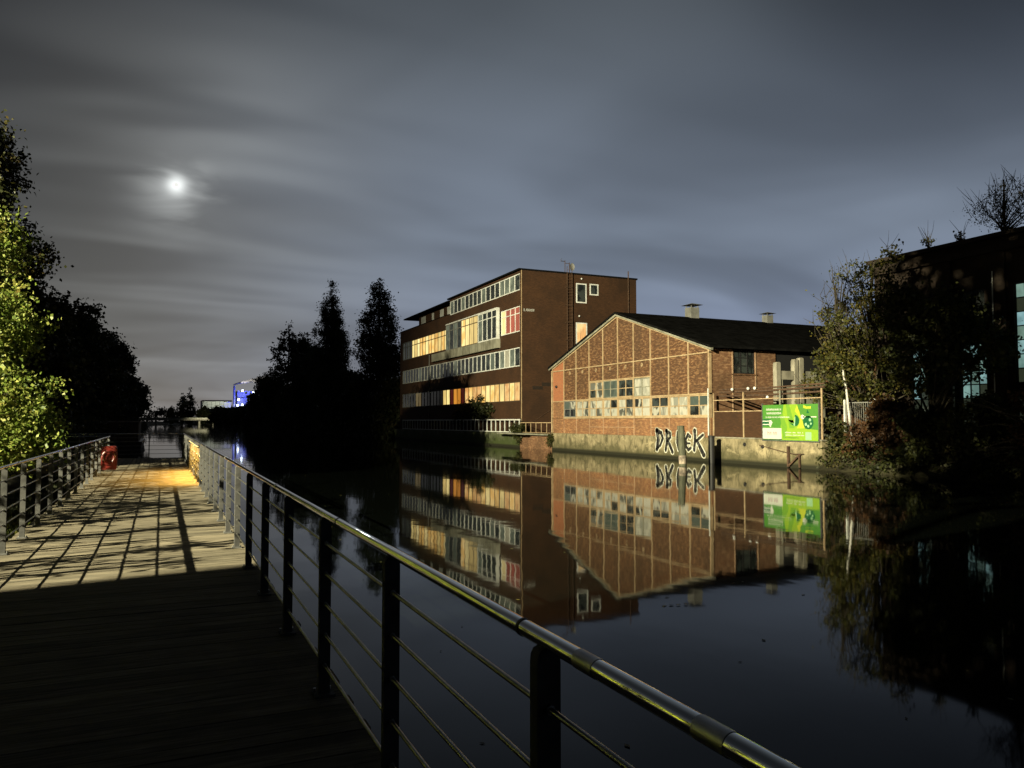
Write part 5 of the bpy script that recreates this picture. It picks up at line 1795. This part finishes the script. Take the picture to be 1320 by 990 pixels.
# moon behind the cloud
p = MB(); mo = MOON_DIR * 4200
p.ball((mo.x, mo.y, mo.z + 2.7), 8.0, 24, 14)
M['moon'] = mat_plain('moon', (0.5, 0.5, 0.5), 1.0, 0, (1.0, 1.0, 0.94), 0.9)
M['moon'].cycles.emission_sampling = 'NONE'
moon = p.build('moon', M['moon'])
tag(moon, 'bright moon glowing through thin cloud', 'moon')
rng = np.random.default_rng(17)
nf = 170
fy = 5 + rng.random(nf) ** 1.6 * 50
fx = 2.5 + rng.random(nf) * 29
fp = np.stack([fx, fy, np.full(nf, 0.006)], 1)
ang = rng.random(nf) * 6.28
sz = rng.uniform(0.02, 0.05, nf)
vv = np.stack([fp + np.stack([np.cos(ang + k * 1.5708), np.sin(ang + k * 1.5708), rng.random(nf) * .12], 1) * (sz * (1.0 if k % 2 else 0.55))[:, None] for k in range(4)], 1)
tag(link('floating_leaves', np_mesh('floating_leaves', vv.reshape(-1, 3), np.arange(nf * 4).reshape(nf, 4), LEAF['right'])), 'scattered fallen leaves floating on the dark canal', 'leaves', kind='stuff')
# floating leaves on the water
fl_ = empty('floating_leaf', (6.9, 9.55, 0.0), 'small pale scrap floating on the water below the handrail', 'litter')
p = MB()
for k in range(4):
    a = k * 1.3
    p.prism([(6.75 + .11 * k + .04 * math.cos(a + t), 9.55 - .02 * k + .03 * math.sin(a + t), 0.006 + 0.003 * k) for t in (0, 1.2, 2.6, 4.2)], (0, 0, 0.004))
p.build('scrap', M['white'], fl_)

# ------------------------------------------------------------------ outside the picture: block added to cast the near shade, and the floodlight mast
ab = empty('apartment_block', (-22, -6, 1.2), 'tall plain apartment block on the left bank beside the boardwalk', 'building')
AX0, AX1, AY0, AY1, AZ = -26.0, -14.0, -22.0, 4.50, 19.0  # unseen block, its corner and height set by the shade it casts
p = MB(); p.box(AX0, AX1, AY0, AY1, 0.9, AZ); p.build('wall', M['brick_office'], ab)
p = MB(); p.box(AX0 - .2, AX1 + .002, AY0 - .2, AY1 + .002, AZ + .002, AZ + .3); p.build('roof', M['black_roof'], ab)
for fz in range(6):
    for fy in range(8):
        p = MB(); y = AY0 + 1.6 + fy * 3.4; z = 2.2 + fz * 2.9
        p.box(AX1 + .002, AX1 + .03, y, y + 1.5, z, z + 1.6); wq = p.build('window', M['offwhite'], ab)
        p = MB(); p.box(AX1 + .031, AX1 + .04, y + .1, y + 1.4, z + .1, z + 1.5); p.build('pane', M['pane_dark'], wq)
fm = empty('floodlight_mast', (-50.6, -0.6, 1.4), 'tall floodlight mast behind the apartment block', 'floodlight')
p = MB(); p.tube([(-51, -0.9, 1.2), (-51, -0.9, 27.4)], [0.28, 0.14], 10); p.build('pole', M['galv'], fm)
p = MB(); p.bar((-51.5, -0.5, 27.3), (-50.5, -1.3, 27.3), 0.12); p.build('crossarm', M['galv'], fm)
p = MB(); p.obox((-50.5, -0.5, 27.2), (0.18, 0.14, -.05), (-.2, .25, 0), (0.03, .03, 0.22)); p.build('lamp_head', M['blackpaint'], fm)
